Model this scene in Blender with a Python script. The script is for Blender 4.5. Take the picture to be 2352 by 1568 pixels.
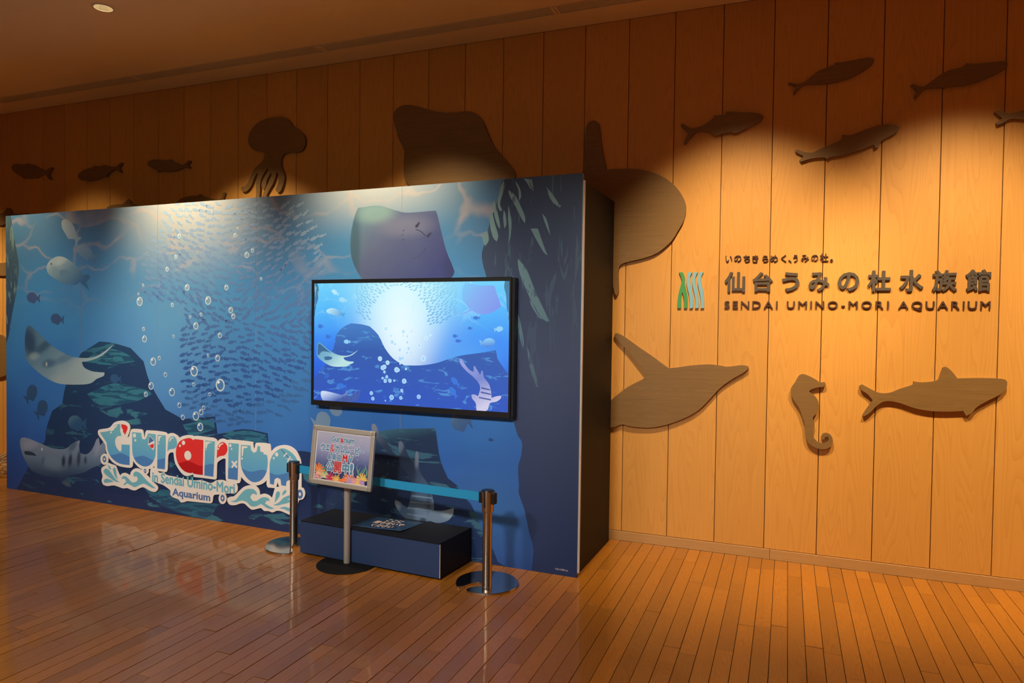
import bpy, bmesh, math, random
from mathutils import Vector, Matrix

for o in list(bpy.data.objects):
    bpy.data.objects.remove(o, do_unlink=True)
SC = bpy.context.scene
COL = SC.collection

# ------------------------------------------------------------------ camera
F_PX = 1594.62                                  # focal length for a 2352 px wide frame
CAM = Vector((0.0, -4.79641, 1.5))
RT = Vector((0.92929656, 0.36910347, 0.01305847))
UP = Vector((-0.02077716, 0.01694475, 0.99964053))
FW = Vector((-0.36874952, 0.92923383, -0.02341563))
cd = bpy.data.cameras.new('camera')
cd.sensor_width = 36.0
cd.lens = F_PX * 36.0 / 2352.0
cd.clip_start = 0.05
cam = bpy.data.objects.new('camera', cd)
COL.objects.link(cam)
m = Matrix((RT, UP, -FW)).transposed().to_4x4()
m.translation = CAM
cam.matrix_world = m
SC.camera = cam

# ------------------------------------------------------------------ world, exposure
wd = bpy.data.worlds.new('world')
SC.world = wd
wd.use_nodes = True
wd.node_tree.nodes['Background'].inputs[0].default_value = (1.0, 0.9, 0.78, 1)
wd.node_tree.nodes['Background'].inputs[1].default_value = 0.02
SC.view_settings.view_transform = 'Standard'
SC.view_settings.look = 'None'
SC.view_settings.gamma = 1.0
SC.view_settings.use_curve_mapping = False
SC.view_settings.exposure = 0.0

CEIL = 3.626
LAMP_COL = (1.0, 0.80, 0.50)          # warm lamps on the oak wall
HALL_COL = (1.0, 0.95, 0.87)          # whiter lamps on the display wall
# adjustable ceiling downlights: x, y, power, cone (degrees), point aimed at
WALL_LAMPS = [(-8.2, -1.39, 430, 65, (-8.2, 0, 0.98)), (-6.3, -1.39, 170, 65, (-6.3, 0, 0.98)), (-4.38, -1.39, 400, 65, (-4.2, 0, 0.98)), (-2.5, -1.39, 350, 65, (-2.5, 0, 0.98)),
              (-0.30, -1.39, 440, 65, (-0.28, 0, 0.98)), (0.95, -1.39, 440, 65, (0.90, 0, 0.98)), (2.3, -1.39, 400, 65, (2.3, 0, 0.98))]
HALL_LAMPS = [(-6.0, -6.0, 900, 34, (-5.4, -0.8, 0.95)), (-4.4, -6.0, 1000, 34, (-4.0, -0.8, 0.95)), (-2.8, -6.0, 1000, 34, (-2.6, -0.8, 0.95)), (-1.3, -6.0, 1000, 34, (-1.35, -0.8, 0.95)),
              (-4.6, -4.4, 230, 104, (-4.6, -4.2, 0)), (-1.8, -4.4, 230, 104, (-1.8, -4.2, 0)), (0.9, -4.4, 230, 104, (0.9, -4.2, 0))]  # unseen downlights added to brighten the foreground floor and ceiling
LAMP_PLACE = ['beyond the display wall\'s far end', 'above the display wall\'s far end', '', 'above the stingray cutout', 'above the small fish cutout by the sunfish', 'above the word AQUARIUM', 'beyond the oak wall lettering',
              'aimed at the display wall\'s far end', 'aimed at the wordmark sign', 'aimed at the television', 'aimed at the dark cliff print',
              'over the floor facing the display wall\'s far half', 'added unseen over the floor facing the plinth', 'added unseen over the floor facing the seahorse cutout']

random.seed(7)
R = random.random

# ------------------------------------------------------------------ helpers: photograph measurements to places
def ray(x, y):
    return FW + RT * ((x - 1176.0) / F_PX) - UP * ((y - 784.0) / F_PX)

def ground(x, y, z=0.0):
    d = ray(x, y); t = (z - CAM.z) / d.z
    return CAM + d * t

def on_wall(x, y, depth=0.0):
    d = ray(x, y); t = (-depth - CAM.y) / d.y
    p = CAM + d * t
    return (p.x, p.z)

PAN_O = Vector((-1.152, -0.832, 0.0))
PAN_T = Vector((0.9998815, -0.01539449, 0.0))
PAN_N = Vector((-0.01539449, -0.9998815, 0.0))
PAN_ANG = math.atan2(PAN_T.y, PAN_T.x)

def on_panel(x, y, off=0.0):
    d = ray(x, y); a = PAN_O + PAN_N * off
    t = (a - CAM).dot(PAN_N) / d.dot(PAN_N)
    p = CAM + d * t
    return ((p - PAN_O).dot(PAN_T), p.z)

def zoomed(x0, y0, s, fn, *a):
    return lambda pts: [fn(x0 + x / s, y0 + y / s, *a) for x, y in pts]

# ------------------------------------------------------------------ helpers: objects
def tag(o, label=None, cat=None, group=None, kind=None):
    if label: o['label'] = label
    if cat: o['category'] = cat
    if group: o['group'] = group
    if kind: o['kind'] = kind
    return o

def empty(name, loc=(0, 0, 0), rz=0.0, parent=None):
    o = bpy.data.objects.new(name, None)
    o.empty_display_size = 0.1
    COL.objects.link(o)
    o.location = loc; o.rotation_euler = (0, 0, rz)
    if parent: o.parent = parent
    return o

def obj(name, me, mat=None, parent=None):
    o = bpy.data.objects.new(name, me)
    if mat and not me.materials: me.materials.append(mat)
    COL.objects.link(o)
    if parent: o.parent = parent
    return o

def mesh(name, v, f, smooth=False):
    me = bpy.data.meshes.new(name)
    me.from_pydata(v, [], f); me.update()
    if smooth:
        for p in me.polygons: p.use_smooth = True
    return me

def box_geo(x0, x1, y0, y1, z0, z1):
    v = [(x0, y0, z0), (x1, y0, z0), (x1, y1, z0), (x0, y1, z0), (x0, y0, z1), (x1, y0, z1), (x1, y1, z1), (x0, y1, z1)]
    f = [(0, 3, 2, 1), (4, 5, 6, 7), (0, 1, 5, 4), (1, 2, 6, 5), (2, 3, 7, 6), (3, 0, 4, 7)]
    return v, f

def boxm(name, *b):
    v, f = box_geo(*b)
    return mesh(name, v, f)

def bevel(me, w, seg=2):
    bm = bmesh.new(); bm.from_mesh(me)
    bmesh.ops.bevel(bm, geom=bm.edges[:], offset=w, segments=seg, affect='EDGES', profile=0.5)
    bm.to_mesh(me); bm.free(); me.update()
    return me

def lathe(name, prof, n=40, smooth=True):
    v = []; f = []
    k = len(prof)
    for i in range(n):
        a = 2 * math.pi * i / n
        for r, z in prof: v.append((r * math.cos(a), r * math.sin(a), z))
    for i in range(n):
        j = (i + 1) % n
        for q in range(k - 1):
            f.append((i * k + q, j * k + q, j * k + q + 1, i * k + q + 1))
    me = mesh(name, v, f)
    if smooth:
        for p in me.polygons: p.use_smooth = True
        me.set_sharp_from_angle(angle=math.radians(35))
    return me

def smooth_outline(pts, sub=4, corner=58.0):
    n = len(pts)
    out = []
    P = [Vector(p) for p in pts]
    cor = []
    for i in range(n):
        a = P[i] - P[i - 1]; b = P[(i + 1) % n] - P[i]
        cor.append(a.length < 1e-6 or b.length < 1e-6 or math.degrees(a.angle(b)) > corner)
    for i in range(n):
        p1 = P[i]; p2 = P[(i + 1) % n]
        p0 = p1 if cor[i] else P[i - 1]
        p3 = p2 if cor[(i + 1) % n] else P[(i + 2) % n]
        for k in range(sub):
            t = k / sub
            out.append(tuple(0.5 * ((2 * p1) + (p2 - p0) * t + (2 * p0 - 5 * p1 + 4 * p2 - p3) * t * t + (3 * p1 - p0 - 3 * p2 + p3) * t ** 3)))
    return out

def area2(p):
    return sum(p[i - 1][0] * p[i][1] - p[i][0] * p[i - 1][1] for i in range(len(p)))

def ccw(p):
    return p if area2(p) > 0 else p[::-1]

def clip(pts, r):
    u0, u1, v0, v1 = r
    for ax, lim, sg in ((0, u0, 1), (0, u1, -1), (1, v0, 1), (1, v1, -1)):
        out = []
        for i in range(len(pts)):
            a, b = pts[i - 1], pts[i]
            ia = (a[ax] - lim) * sg >= 0; ib = (b[ax] - lim) * sg >= 0
            if ia != ib:
                t = (lim - a[ax]) / (b[ax] - a[ax])
                out.append((a[0] + (b[0] - a[0]) * t, a[1] + (b[1] - a[1]) * t))
            if ib: out.append(b)
        pts = out
        if len(pts) < 3: return []
    return pts

def flat(name, polys, y, mat, parent, kind=None):
    """flat printed shapes standing upright in the parent's frame, facing local -y"""
    if kind is None and len(polys) > 1:
        return [flat(name, [p], y, mat, parent) for p in polys if len(p) > 2]
    v = []; f = []
    for p in polys:
        if len(p) < 3: continue
        p = ccw(p)
        b = len(v)
        v += [(a, y, c) for a, c in p]
        f.append(tuple(range(b, b + len(p))))
    o = obj(name, mesh(name, v, f), mat, parent)
    if kind: o['kind'] = kind
    return o

def prism_geo(p, y0, y1):
    p = ccw(p); n = len(p)
    v = [(a, y0, c) for a, c in p] + [(a, y1, c) for a, c in p]
    f = [tuple(range(n)), tuple(range(2 * n - 1, n - 1, -1))]
    for i in range(n):
        j = (i + 1) % n
        f.append((i, n + i, n + j, j))
    return v, f

def prism(name, polys, y0, y1, mat, parent=None):
    """upright boards cut to an outline; y0 is the front face"""
    V = []; Fc = []
    for p in polys:
        v, f = prism_geo(p, y0, y1); b = len(V)
        V += v; Fc += [tuple(i + b for i in q) for q in f]
    return obj(name, mesh(name, V, Fc), mat, parent)

def ellipse(cx, cy, rx, ry, n=20, ang=0.0):
    c, s = math.cos(ang), math.sin(ang)
    return [(cx + rx * math.cos(t) * c - ry * math.sin(t) * s, cy + rx * math.cos(t) * s + ry * math.sin(t) * c)
            for t in [2 * math.pi * i / n for i in range(n)]]

_txt = {}
def text_geo(s, bold=0.0):
    """outline of a piece of text, depth normalised to 0 (back) .. 1 (front)"""
    k = (s, bold)
    if k not in _txt:
        c = bpy.data.curves.new('lettering', 'FONT')
        c.body = s; c.size = 1.0; c.extrude = 0.2; c.resolution_u = 3; c.bevel_depth = bold; c.bevel_resolution = 0
        o = bpy.data.objects.new('lettering', c); COL.objects.link(o)
        bpy.context.view_layer.update()
        me = bpy.data.meshes.new_from_object(o.evaluated_get(bpy.context.evaluated_depsgraph_get()))
        zs = [x.co.z for x in me.vertices]; z0, z1 = min(zs), max(zs)
        v = [(x.co.x, x.co.y, 1.0 if x.co.z > 0.1 else 0.0) for x in me.vertices]; f = [tuple(p.vertices) for p in me.polygons]
        bpy.data.objects.remove(o); bpy.data.curves.remove(c); bpy.data.meshes.remove(me)
        xs = [a[0] for a in v]; ys = [a[1] for a in v]
        _txt[k] = (v, f, min(xs), max(xs), min(ys), max(ys))
    return _txt[k]

def letters(name, s, rect, y, mat, parent, bold=0.0, depth=0.0002, shear=0.0, ref=None):
    """text fitted to rect = u0,u1,v0,v1 (of the outline with weight ref), front face at local y"""
    v, f, x0, x1, y0, y1 = text_geo(s, bold)
    if ref is not None: _, _, x0, x1, y0, y1 = text_geo(s, ref)
    u0, u1, v0, v1 = rect
    sx = (u1 - u0) / (x1 - x0); sy = (v1 - v0) / (y1 - y0)
    vv = [(u0 + (a - x0) * sx, y + (1 - c) * depth, v0 + (b - y0) * sy + shear * (a - x0) * sx) for a, b, c in v]
    return obj(name, mesh(name, vv, f), mat, parent)

# ------------------------------------------------------------------ helpers: materials
def s2l(c):
    return tuple(((x / 255.0) / 12.92 if x <= 10 else (((x / 255.0) + 0.055) / 1.055) ** 2.4) for x in c)

def nodes(name):
    mt = bpy.data.materials.new(name); mt.use_nodes = True
    nt = mt.node_tree
    return mt, nt, nt.nodes['Principled BSDF']

def N(nt, t, **kw):
    n = nt.nodes.new(t)
    for k, v in kw.items(): setattr(n, k, v)
    return n

def L(nt, a, b): nt.links.new(a, b)

def mat(name, col, rough=0.5, metal=0.0, spec=0.5, coat=0.0, noise=0.0, scale=40.0, bump=0.0):
    mt, nt, b = nodes(name)
    b.inputs['Base Color'].default_value = (*col, 1)
    b.inputs['Roughness'].default_value = rough
    b.inputs['Metallic'].default_value = metal
    b.inputs['Specular IOR Level'].default_value = spec
    b.inputs['Coat Weight'].default_value = coat
    if noise or bump:
        tc = N(nt, 'ShaderNodeTexCoord'); nz = N(nt, 'ShaderNodeTexNoise')
        nz.inputs['Scale'].default_value = scale; nz.inputs['Detail'].default_value = 4
        L(nt, tc.outputs['Object'], nz.inputs['Vector'])
        if noise:
            mx = N(nt, 'ShaderNodeMix', data_type='RGBA')
            mx.inputs[6].default_value = (*[c * (1 - noise) for c in col], 1)
            mx.inputs[7].default_value = (*[min(1, c * (1 + noise)) for c in col], 1)
            L(nt, nz.outputs['Fac'], mx.inputs[0]); L(nt, mx.outputs[2], b.inputs['Base Color'])
        if bump:
            bp = N(nt, 'ShaderNodeBump'); bp.inputs['Strength'].default_value = bump; bp.inputs['Distance'].default_value = 0.01
            L(nt, nz.outputs['Fac'], bp.inputs['Height']); L(nt, bp.outputs['Normal'], b.inputs['Normal'])
    return mt

def ramp(nt, stops):
    r = N(nt, 'ShaderNodeValToRGB')
    e = r.color_ramp.elements
    while len(e) > 1: e.remove(e[-1])
    e[0].position = stops[0][0]; e[0].color = (*stops[0][1], 1)
    for p, c in stops[1:]:
        q = e.new(p); q.color = (*c, 1)
    return r

def set_col(nt, b, sock, emit):
    if emit:
        b.inputs['Base Color'].default_value = (0.01, 0.01, 0.01, 1)
        b.inputs['Roughness'].default_value = 0.35
        L(nt, sock, b.inputs['Emission Color']); b.inputs['Emission Strength'].default_value = emit
    else:
        L(nt, sock, b.inputs['Base Color'])
        b.inputs['Roughness'].default_value = 0.42; b.inputs['Specular IOR Level'].default_value = 0.3

def linear_fac(nt, p0, p1):
    tc = N(nt, 'ShaderNodeTexCoord')
    d = (p1[0] - p0[0], p1[1] - p0[1]); l2 = d[0] ** 2 + d[1] ** 2
    sub = N(nt, 'ShaderNodeVectorMath', operation='SUBTRACT'); sub.inputs[1].default_value = (p0[0], 0, p0[1])
    dot = N(nt, 'ShaderNodeVectorMath', operation='DOT_PRODUCT'); dot.inputs[1].default_value = (d[0] / l2, 0, d[1] / l2)
    L(nt, tc.outputs['Object'], sub.inputs[0]); L(nt, sub.outputs[0], dot.inputs[0])
    return tc, dot.outputs['Value']

def ink_blobs(nt, tc, col, blobs):
    """soft elliptical patches of another ink: u, v, radius u, radius v, angle, colour, amount"""
    for (gu, gv, ru, rv, an, gc, amt) in blobs:
        sub = N(nt, 'ShaderNodeVectorMath', operation='SUBTRACT'); sub.inputs[1].default_value = (gu, 0, gv)
        mp = N(nt, 'ShaderNodeVectorRotate', rotation_type='Y_AXIS'); mp.inputs['Angle'].default_value = an
        ml = N(nt, 'ShaderNodeVectorMath', operation='MULTIPLY'); ml.inputs[1].default_value = (1 / ru, 0, 1 / rv)
        ln = N(nt, 'ShaderNodeVectorMath', operation='LENGTH')
        L(nt, tc.outputs['Object'], sub.inputs[0]); L(nt, sub.outputs[0], mp.inputs['Vector']); L(nt, mp.outputs[0], ml.inputs[0]); L(nt, ml.outputs[0], ln.inputs[0])
        mr = N(nt, 'ShaderNodeMapRange', interpolation_type='SMOOTHSTEP')
        mr.inputs['From Min'].default_value = 1.0; mr.inputs['From Max'].default_value = 0.25; mr.inputs['To Max'].default_value = amt
        L(nt, ln.outputs['Value'], mr.inputs['Value'])
        mx = N(nt, 'ShaderNodeMix', data_type='RGBA'); mx.inputs[7].default_value = (*gc, 1)
        L(nt, mr.outputs[0], mx.inputs[0]); L(nt, col, mx.inputs[6]); col = mx.outputs[2]
    return col

def print_grad(name, p0, p1, stops, emit=0.0, wobble=0.0, wscale=6.0, blobs=()):
    """flat print: a colour gradient in ink between two points of the sheet"""
    mt, nt, b = nodes(name)
    tc, fac = linear_fac(nt, p0, p1)
    if wobble:
        nz = N(nt, 'ShaderNodeTexNoise'); nz.inputs['Scale'].default_value = wscale; nz.inputs['Detail'].default_value = 3
        L(nt, tc.outputs['Object'], nz.inputs['Vector'])
        ma = N(nt, 'ShaderNodeMath', operation='MULTIPLY_ADD'); ma.inputs[1].default_value = wobble
        L(nt, nz.outputs['Fac'], ma.inputs[0]); L(nt, fac, ma.inputs[2])
        sb = N(nt, 'ShaderNodeMath', operation='SUBTRACT'); sb.inputs[1].default_value = wobble * 0.5
        L(nt, ma.outputs[0], sb.inputs[0]); fac = sb.outputs[0]
    r = ramp(nt, stops); L(nt, fac, r.inputs['Fac'])
    set_col(nt, b, ink_blobs(nt, tc, r.outputs['Color'], blobs), emit)
    return mt

def print_rock(name, p0, p1, stops, streak, rot, sc, thr=0.56, amount=0.8, emit=0.0, fade=None):
    """flat print of rock: ink gradient with stretched lighter strata"""
    mt, nt, b = nodes(name)
    tc, fac = linear_fac(nt, p0, p1)
    r = ramp(nt, stops); L(nt, fac, r.inputs['Fac'])
    mp = N(nt, 'ShaderNodeMapping'); mp.inputs['Rotation'].default_value = (0, rot, 0); mp.inputs['Scale'].default_value = sc
    L(nt, tc.outputs['Object'], mp.inputs['Vector'])
    nz = N(nt, 'ShaderNodeTexNoise'); nz.inputs['Scale'].default_value = 1.0; nz.inputs['Detail'].default_value = 5; nz.inputs['Roughness'].default_value = 0.6
    nz.inputs['Distortion'].default_value = 0.8
    L(nt, mp.outputs[0], nz.inputs['Vector'])
    mr = N(nt, 'ShaderNodeMapRange'); mr.inputs['From Min'].default_value = thr; mr.inputs['From Max'].default_value = thr + 0.035
    mr.inputs['To Max'].default_value = amount
    L(nt, nz.outputs['Fac'], mr.inputs['Value'])
    k = mr.outputs[0]
    if fade:
        _, ff = linear_fac(nt, *fade)
        cl = N(nt, 'ShaderNodeClamp'); L(nt, ff, cl.inputs[0])
        mu = N(nt, 'ShaderNodeMath', operation='MULTIPLY'); L(nt, k, mu.inputs[0]); L(nt, cl.outputs[0], mu.inputs[1]); k = mu.outputs[0]
    mx = N(nt, 'ShaderNodeMix', data_type='RGBA'); mx.inputs[7].default_value = (*streak, 1)
    L(nt, k, mx.inputs[0]); L(nt, r.outputs['Color'], mx.inputs[6])
    set_col(nt, b, mx.outputs[2], emit)
    return mt

def print_water(name, rect, vstops, glows, caus_col, caus_v, emit=0.0, vscale=2.6, caus_amt=0.55):
    """flat print of sea water: depth gradient, pale light patches and a net of light lines near the surface"""
    u0, u1, v0, v1 = rect
    mt, nt, b = nodes(name)
    tc, fac = linear_fac(nt, (0, v0), (0, v1))
    nz = N(nt, 'ShaderNodeTexNoise'); nz.inputs['Scale'].default_value = 1.6; nz.inputs['Detail'].default_value = 2
    L(nt, tc.outputs['Object'], nz.inputs['Vector'])
    ma = N(nt, 'ShaderNodeMath', operation='MULTIPLY_ADD'); ma.inputs[1].default_value = 0.34
    L(nt, nz.outputs['Fac'], ma.inputs[0]); L(nt, fac, ma.inputs[2])
    sb = N(nt, 'ShaderNodeMath', operation='SUBTRACT'); sb.inputs[1].default_value = 0.17; L(nt, ma.outputs[0], sb.inputs[0])
    r = ramp(nt, vstops); L(nt, sb.outputs[0], r.inputs['Fac'])
    col = r.outputs['Color']
    for (gu, gv, ru, rv, gc, amt) in glows:
        sub = N(nt, 'ShaderNodeVectorMath', operation='SUBTRACT'); sub.inputs[1].default_value = (gu, 0, gv)
        ml = N(nt, 'ShaderNodeVectorMath', operation='MULTIPLY'); ml.inputs[1].default_value = (1 / ru, 0, 1 / rv)
        ln = N(nt, 'ShaderNodeVectorMath', operation='LENGTH')
        L(nt, tc.outputs['Object'], sub.inputs[0]); L(nt, sub.outputs[0], ml.inputs[0]); L(nt, ml.outputs[0], ln.inputs[0])
        mr = N(nt, 'ShaderNodeMapRange', interpolation_type='SMOOTHSTEP')
        mr.inputs['From Min'].default_value = 1.0; mr.inputs['From Max'].default_value = 0.0; mr.inputs['To Max'].default_value = amt
        L(nt, ln.outputs['Value'], mr.inputs['Value'])
        mx = N(nt, 'ShaderNodeMix', data_type='RGBA'); mx.inputs[7].default_value = (*gc, 1)
        L(nt, mr.outputs[0], mx.inputs[0]); L(nt, col, mx.inputs[6]); col = mx.outputs[2]
    # net of light lines
    n2 = N(nt, 'ShaderNodeTexNoise'); n2.inputs['Scale'].default_value = vscale * 0.9; n2.inputs['Detail'].default_value = 3
    L(nt, tc.outputs['Object'], n2.inputs['Vector'])
    ad = N(nt, 'ShaderNodeVectorMath', operation='MULTIPLY_ADD'); ad.inputs[1].default_value = (0.45, 0, 0.35)
    L(nt, n2.outputs['Color'], ad.inputs[0]); L(nt, tc.outputs['Object'], ad.inputs[2])
    mp = N(nt, 'ShaderNodeMapping'); mp.inputs['Scale'].default_value = (vscale * 0.62, 0, vscale * 1.35)
    L(nt, ad.outputs[0], mp.inputs['Vector'])
    vo = N(nt, 'ShaderNodeTexVoronoi', feature='DISTANCE_TO_EDGE'); vo.inputs['Scale'].default_value = 1.0
    L(nt, mp.outputs[0], vo.inputs['Vector'])
    mr = N(nt, 'ShaderNodeMapRange', interpolation_type='SMOOTHSTEP'); mr.inputs['From Min'].default_value = 0.06; mr.inputs['From Max'].default_value = 0.0
    mr.inputs['To Max'].default_value = caus_amt
    L(nt, vo.outputs['Distance'], mr.inputs['Value'])
    n3 = N(nt, 'ShaderNodeTexNoise'); n3.inputs['Scale'].default_value = 3.0
    L(nt, tc.outputs['Object'], n3.inputs['Vector'])
    m3 = N(nt, 'ShaderNodeMapRange'); m3.inputs['From Min'].default_value = 0.36; m3.inputs['From Max'].default_value = 0.6
    L(nt, n3.outputs['Fac'], m3.inputs['Value'])
    _, f2 = linear_fac(nt, (0, caus_v[0]), (0, caus_v[1]))
    cl = N(nt, 'ShaderNodeClamp'); L(nt, f2, cl.inputs[0])
    k1 = N(nt, 'ShaderNodeMath', operation='MULTIPLY'); L(nt, mr.outputs[0], k1.inputs[0]); L(nt, cl.outputs[0], k1.inputs[1])
    k2 = N(nt, 'ShaderNodeMath', operation='MULTIPLY'); L(nt, k1.outputs[0], k2.inputs[0]); L(nt, m3.outputs[0], k2.inputs[1])
    mx = N(nt, 'ShaderNodeMix', data_type='RGBA'); mx.inputs[7].default_value = (*caus_col, 1)
    L(nt, k2.outputs[0], mx.inputs[0]); L(nt, col, mx.inputs[6])
    set_col(nt, b, mx.outputs[2], emit)
    return mt

def wood(name, light, dark, axis, rough=0.5, coat=0.0, figure=0.35, fine=0.25, var=0.12, grain=(26.0, 1.1), bump=0.03):
    """board wood: fine grain along one axis plus flame figure; every board shifts its own pattern and tone"""
    mt, nt, b = nodes(name)
    tc = N(nt, 'ShaderNodeTexCoord'); oi = N(nt, 'ShaderNodeObjectInfo')
    sh = N(nt, 'ShaderNodeMath', operation='MULTIPLY'); sh.inputs[1].default_value = 37.0
    L(nt, oi.outputs['Random'], sh.inputs[0])
    cb = N(nt, 'ShaderNodeCombineXYZ')
    for i in range(3): L(nt, sh.outputs[0], cb.inputs[i])
    ad = N(nt, 'ShaderNodeVectorMath', operation='ADD'); L(nt, tc.outputs['Object'], ad.inputs[0]); L(nt, cb.outputs[0], ad.inputs[1])
    def scl(a, l):
        mp = N(nt, 'ShaderNodeMapping'); s = [a, a, a]; s[axis] = l
        mp.inputs['Scale'].default_value = s; L(nt, ad.outputs[0], mp.inputs['Vector'])
        return mp.outputs[0]
    nz = N(nt, 'ShaderNodeTexNoise'); nz.inputs['Scale'].default_value = 1.0; nz.inputs['Detail'].default_value = 3
    L(nt, scl(grain[0] * 5, grain[1] * 2), nz.inputs['Vector'])
    n2 = N(nt, 'ShaderNodeTexNoise'); n2.inputs['Scale'].default_value = 1.0; n2.inputs['Detail'].default_value = 1.0
    L(nt, scl(grain[0] * 0.28, grain[1] * 0.55), n2.inputs['Vector'])
    m2 = N(nt, 'ShaderNodeMath', operation='MULTIPLY'); m2.inputs[1].default_value = 26.0; L(nt, n2.outputs['Fac'], m2.inputs[0])
    fr = N(nt, 'ShaderNodeMath', operation='FRACT'); L(nt, m2.outputs[0], fr.inputs[0])
    pw = N(nt, 'ShaderNodeMath', operation='POWER'); pw.inputs[1].default_value = 2.5; L(nt, fr.outputs[0], pw.inputs[0])
    a1 = N(nt, 'ShaderNodeMath', operation='MULTIPLY'); a1.inputs[1].default_value = figure; L(nt, pw.outputs[0], a1.inputs[0])
    a2 = N(nt, 'ShaderNodeMath', operation='MULTIPLY_ADD'); a2.inputs[1].default_value = fine; L(nt, nz.outputs['Fac'], a2.inputs[0]); L(nt, a1.outputs[0], a2.inputs[2])
    mx = N(nt, 'ShaderNodeMix', data_type='RGBA'); mx.inputs[6].default_value = (*light, 1); mx.inputs[7].default_value = (*dark, 1)
    L(nt, a2.outputs[0], mx.inputs[0])
    hs = N(nt, 'ShaderNodeHueSaturation')
    vr = N(nt, 'ShaderNodeMapRange'); vr.inputs['To Min'].default_value = 1 - var; vr.inputs['To Max'].default_value = 1 + var
    wn = N(nt, 'ShaderNodeTexWhiteNoise', noise_dimensions='1D'); L(nt, oi.outputs['Random'], wn.inputs['W'])
    L(nt, wn.outputs['Value'], vr.inputs['Value']); L(nt, vr.outputs[0], hs.inputs['Value']); L(nt, mx.outputs[2], hs.inputs['Color'])
    L(nt, hs.outputs[0], b.inputs['Base Color'])
    b.inputs['Roughness'].default_value = rough
    b.inputs['Coat Weight'].default_value = coat; b.inputs['Coat Roughness'].default_value = 0.07
    bp = N(nt, 'ShaderNodeBump'); bp.inputs['Strength'].default_value = bump; bp.inputs['Distance'].default_value = 0.004
    L(nt, a2.outputs[0], bp.inputs['Height']); L(nt, bp.outputs['Normal'], b.inputs['Normal'])
    return mt

M = {}
M['plank'] = wood('wall_oak', (0.67, 0.316, 0.062), (0.53, 0.22, 0.036), 2, rough=0.55, figure=0.4, fine=0.35, var=0.05, grain=(26.0, 1.0))
M['base'] = wood('baseboard_oak', (0.52, 0.28, 0.10), (0.40, 0.20, 0.06), 0, rough=0.5, figure=0.3, fine=0.5, var=0.05)
M['floor'] = wood('floor_oak', (0.41, 0.150, 0.012), (0.23, 0.072, 0.005), 1, rough=0.40, coat=0.45, figure=0.4, fine=0.4, var=0.16, grain=(50.0, 2.2), bump=0.015)
M['floor_under'] = mat('floor_joint', (0.03, 0.012, 0.004), 0.8)
M['gap'] = mat('wall_backing', (0.10, 0.04, 0.012), 0.8)
M['cut'] = wood('dark_stained_board', (0.285, 0.150, 0.042), (0.14, 0.070, 0.016), 0, rough=0.55, figure=0.15, fine=0.9, var=0.03, grain=(60.0, 2.0), bump=0.08)
M['ceil'] = mat('ceiling_plaster', (0.85, 0.61, 0.34), 0.9, noise=0.03, scale=60)
M['plaster'] = mat('side_plaster', (0.30, 0.20, 0.11), 0.85, noise=0.04, scale=5)
M['slot'] = mat('diffuser_metal', (0.62, 0.47, 0.31), 0.7)
M['slot_dark'] = mat('diffuser_throat', (0.28, 0.19, 0.11), 0.8)

# ------------------------------------------------------------------ the room
def struct(name, me, m, parent=None):
    o = obj(name, me, m, parent)
    if not parent: o['kind'] = 'structure'
    return o

RX0, RX1, RY = -12.0, 5.0, -9.0
floor = struct('floor', boxm('floor', RX0, RX1, RY, 0.0, -0.10, -0.006), M['floor_under'])
wall_back = struct('wall_back', boxm('wall_back', RX0, RX1, 0.012, 0.16, 0.0, CEIL + 0.02), M['gap'])
struct('wall_left', boxm('wall_left', RX0 - 0.15, RX0, RY, 0.16, 0.0, CEIL + 0.02), M['plaster'])
struct('wall_right', boxm('wall_right', RX1, RX1 + 0.15, RY, 0.16, 0.0, CEIL + 0.02), M['plaster'])
struct('wall_front', boxm('wall_front', RX0 - 0.15, RX1 + 0.15, RY - 0.15, RY, 0.0, CEIL + 0.02), M['plaster'])

# unseen glowing panes added in the hall wall opposite, sized for the posts' streak
mt, nt, bs = nodes('streak_glass')
bs.inputs['Emission Color'].default_value = (0.95, 0.98, 1.0, 1); bs.inputs['Emission Strength'].default_value = 3.0
bs.inputs['Roughness'].default_value = 0.1
wn = empty('added_window_1', (-3.0, RY, 0)); wn['kind'] = 'structure'
M['alframe'] = mat('window_frame_dark', (0.05, 0.045, 0.04), 0.4, 0.5)
for k in range(2):
    obj('pane', boxm('pane', -0.5 + 0.5 * k + 0.03, 0.5 * k - 0.03, 0.004, 0.02, 0.1, 1.9), mt, wn)
for k in range(3):
    obj('window_frame', boxm('window_frame', -0.53 + 0.5 * k, -0.47 + 0.5 * k, 0.002, 0.05, 0.0, 1.96), M['alframe'], wn)
for z in (0.04, 1.93):
    obj('window_frame', boxm('window_frame', -0.53, 0.53, 0.002, 0.045, z - 0.04, z + 0.04), M['alframe'], wn)

# oak planks of the wall
PW, PX0, PZ0 = 0.3138, -1.0584, 0.0655
pm = boxm('plank', 0.0022, PW - 0.0022, 0.0, 0.013, PZ0 + 0.002, CEIL - 0.002)
bevel(pm, 0.0012, 1)
pm.materials.append(M['plank'])
for k in range(-32, 15):
    o = obj('plank', pm, None, wall_back); o.location = (PX0 + PW * k, 0, 0)
# baseboard in lengths with one joint in view
xj = on_wall(1767, 1290)[0]
L0 = 3.6
for k in range(-3, 2):
    a = max(RX0 + 0.01, xj + L0 * k); b_ = min(RX1 - 0.01, xj + L0 * (k + 1))
    me = bevel(boxm('baseboard_back', a + 0.0008, b_ - 0.0008, -0.006, 0.012, 0.0, PZ0 - 0.001), 0.001, 1)
    struct('baseboard_back', me, M['base'])

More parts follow.
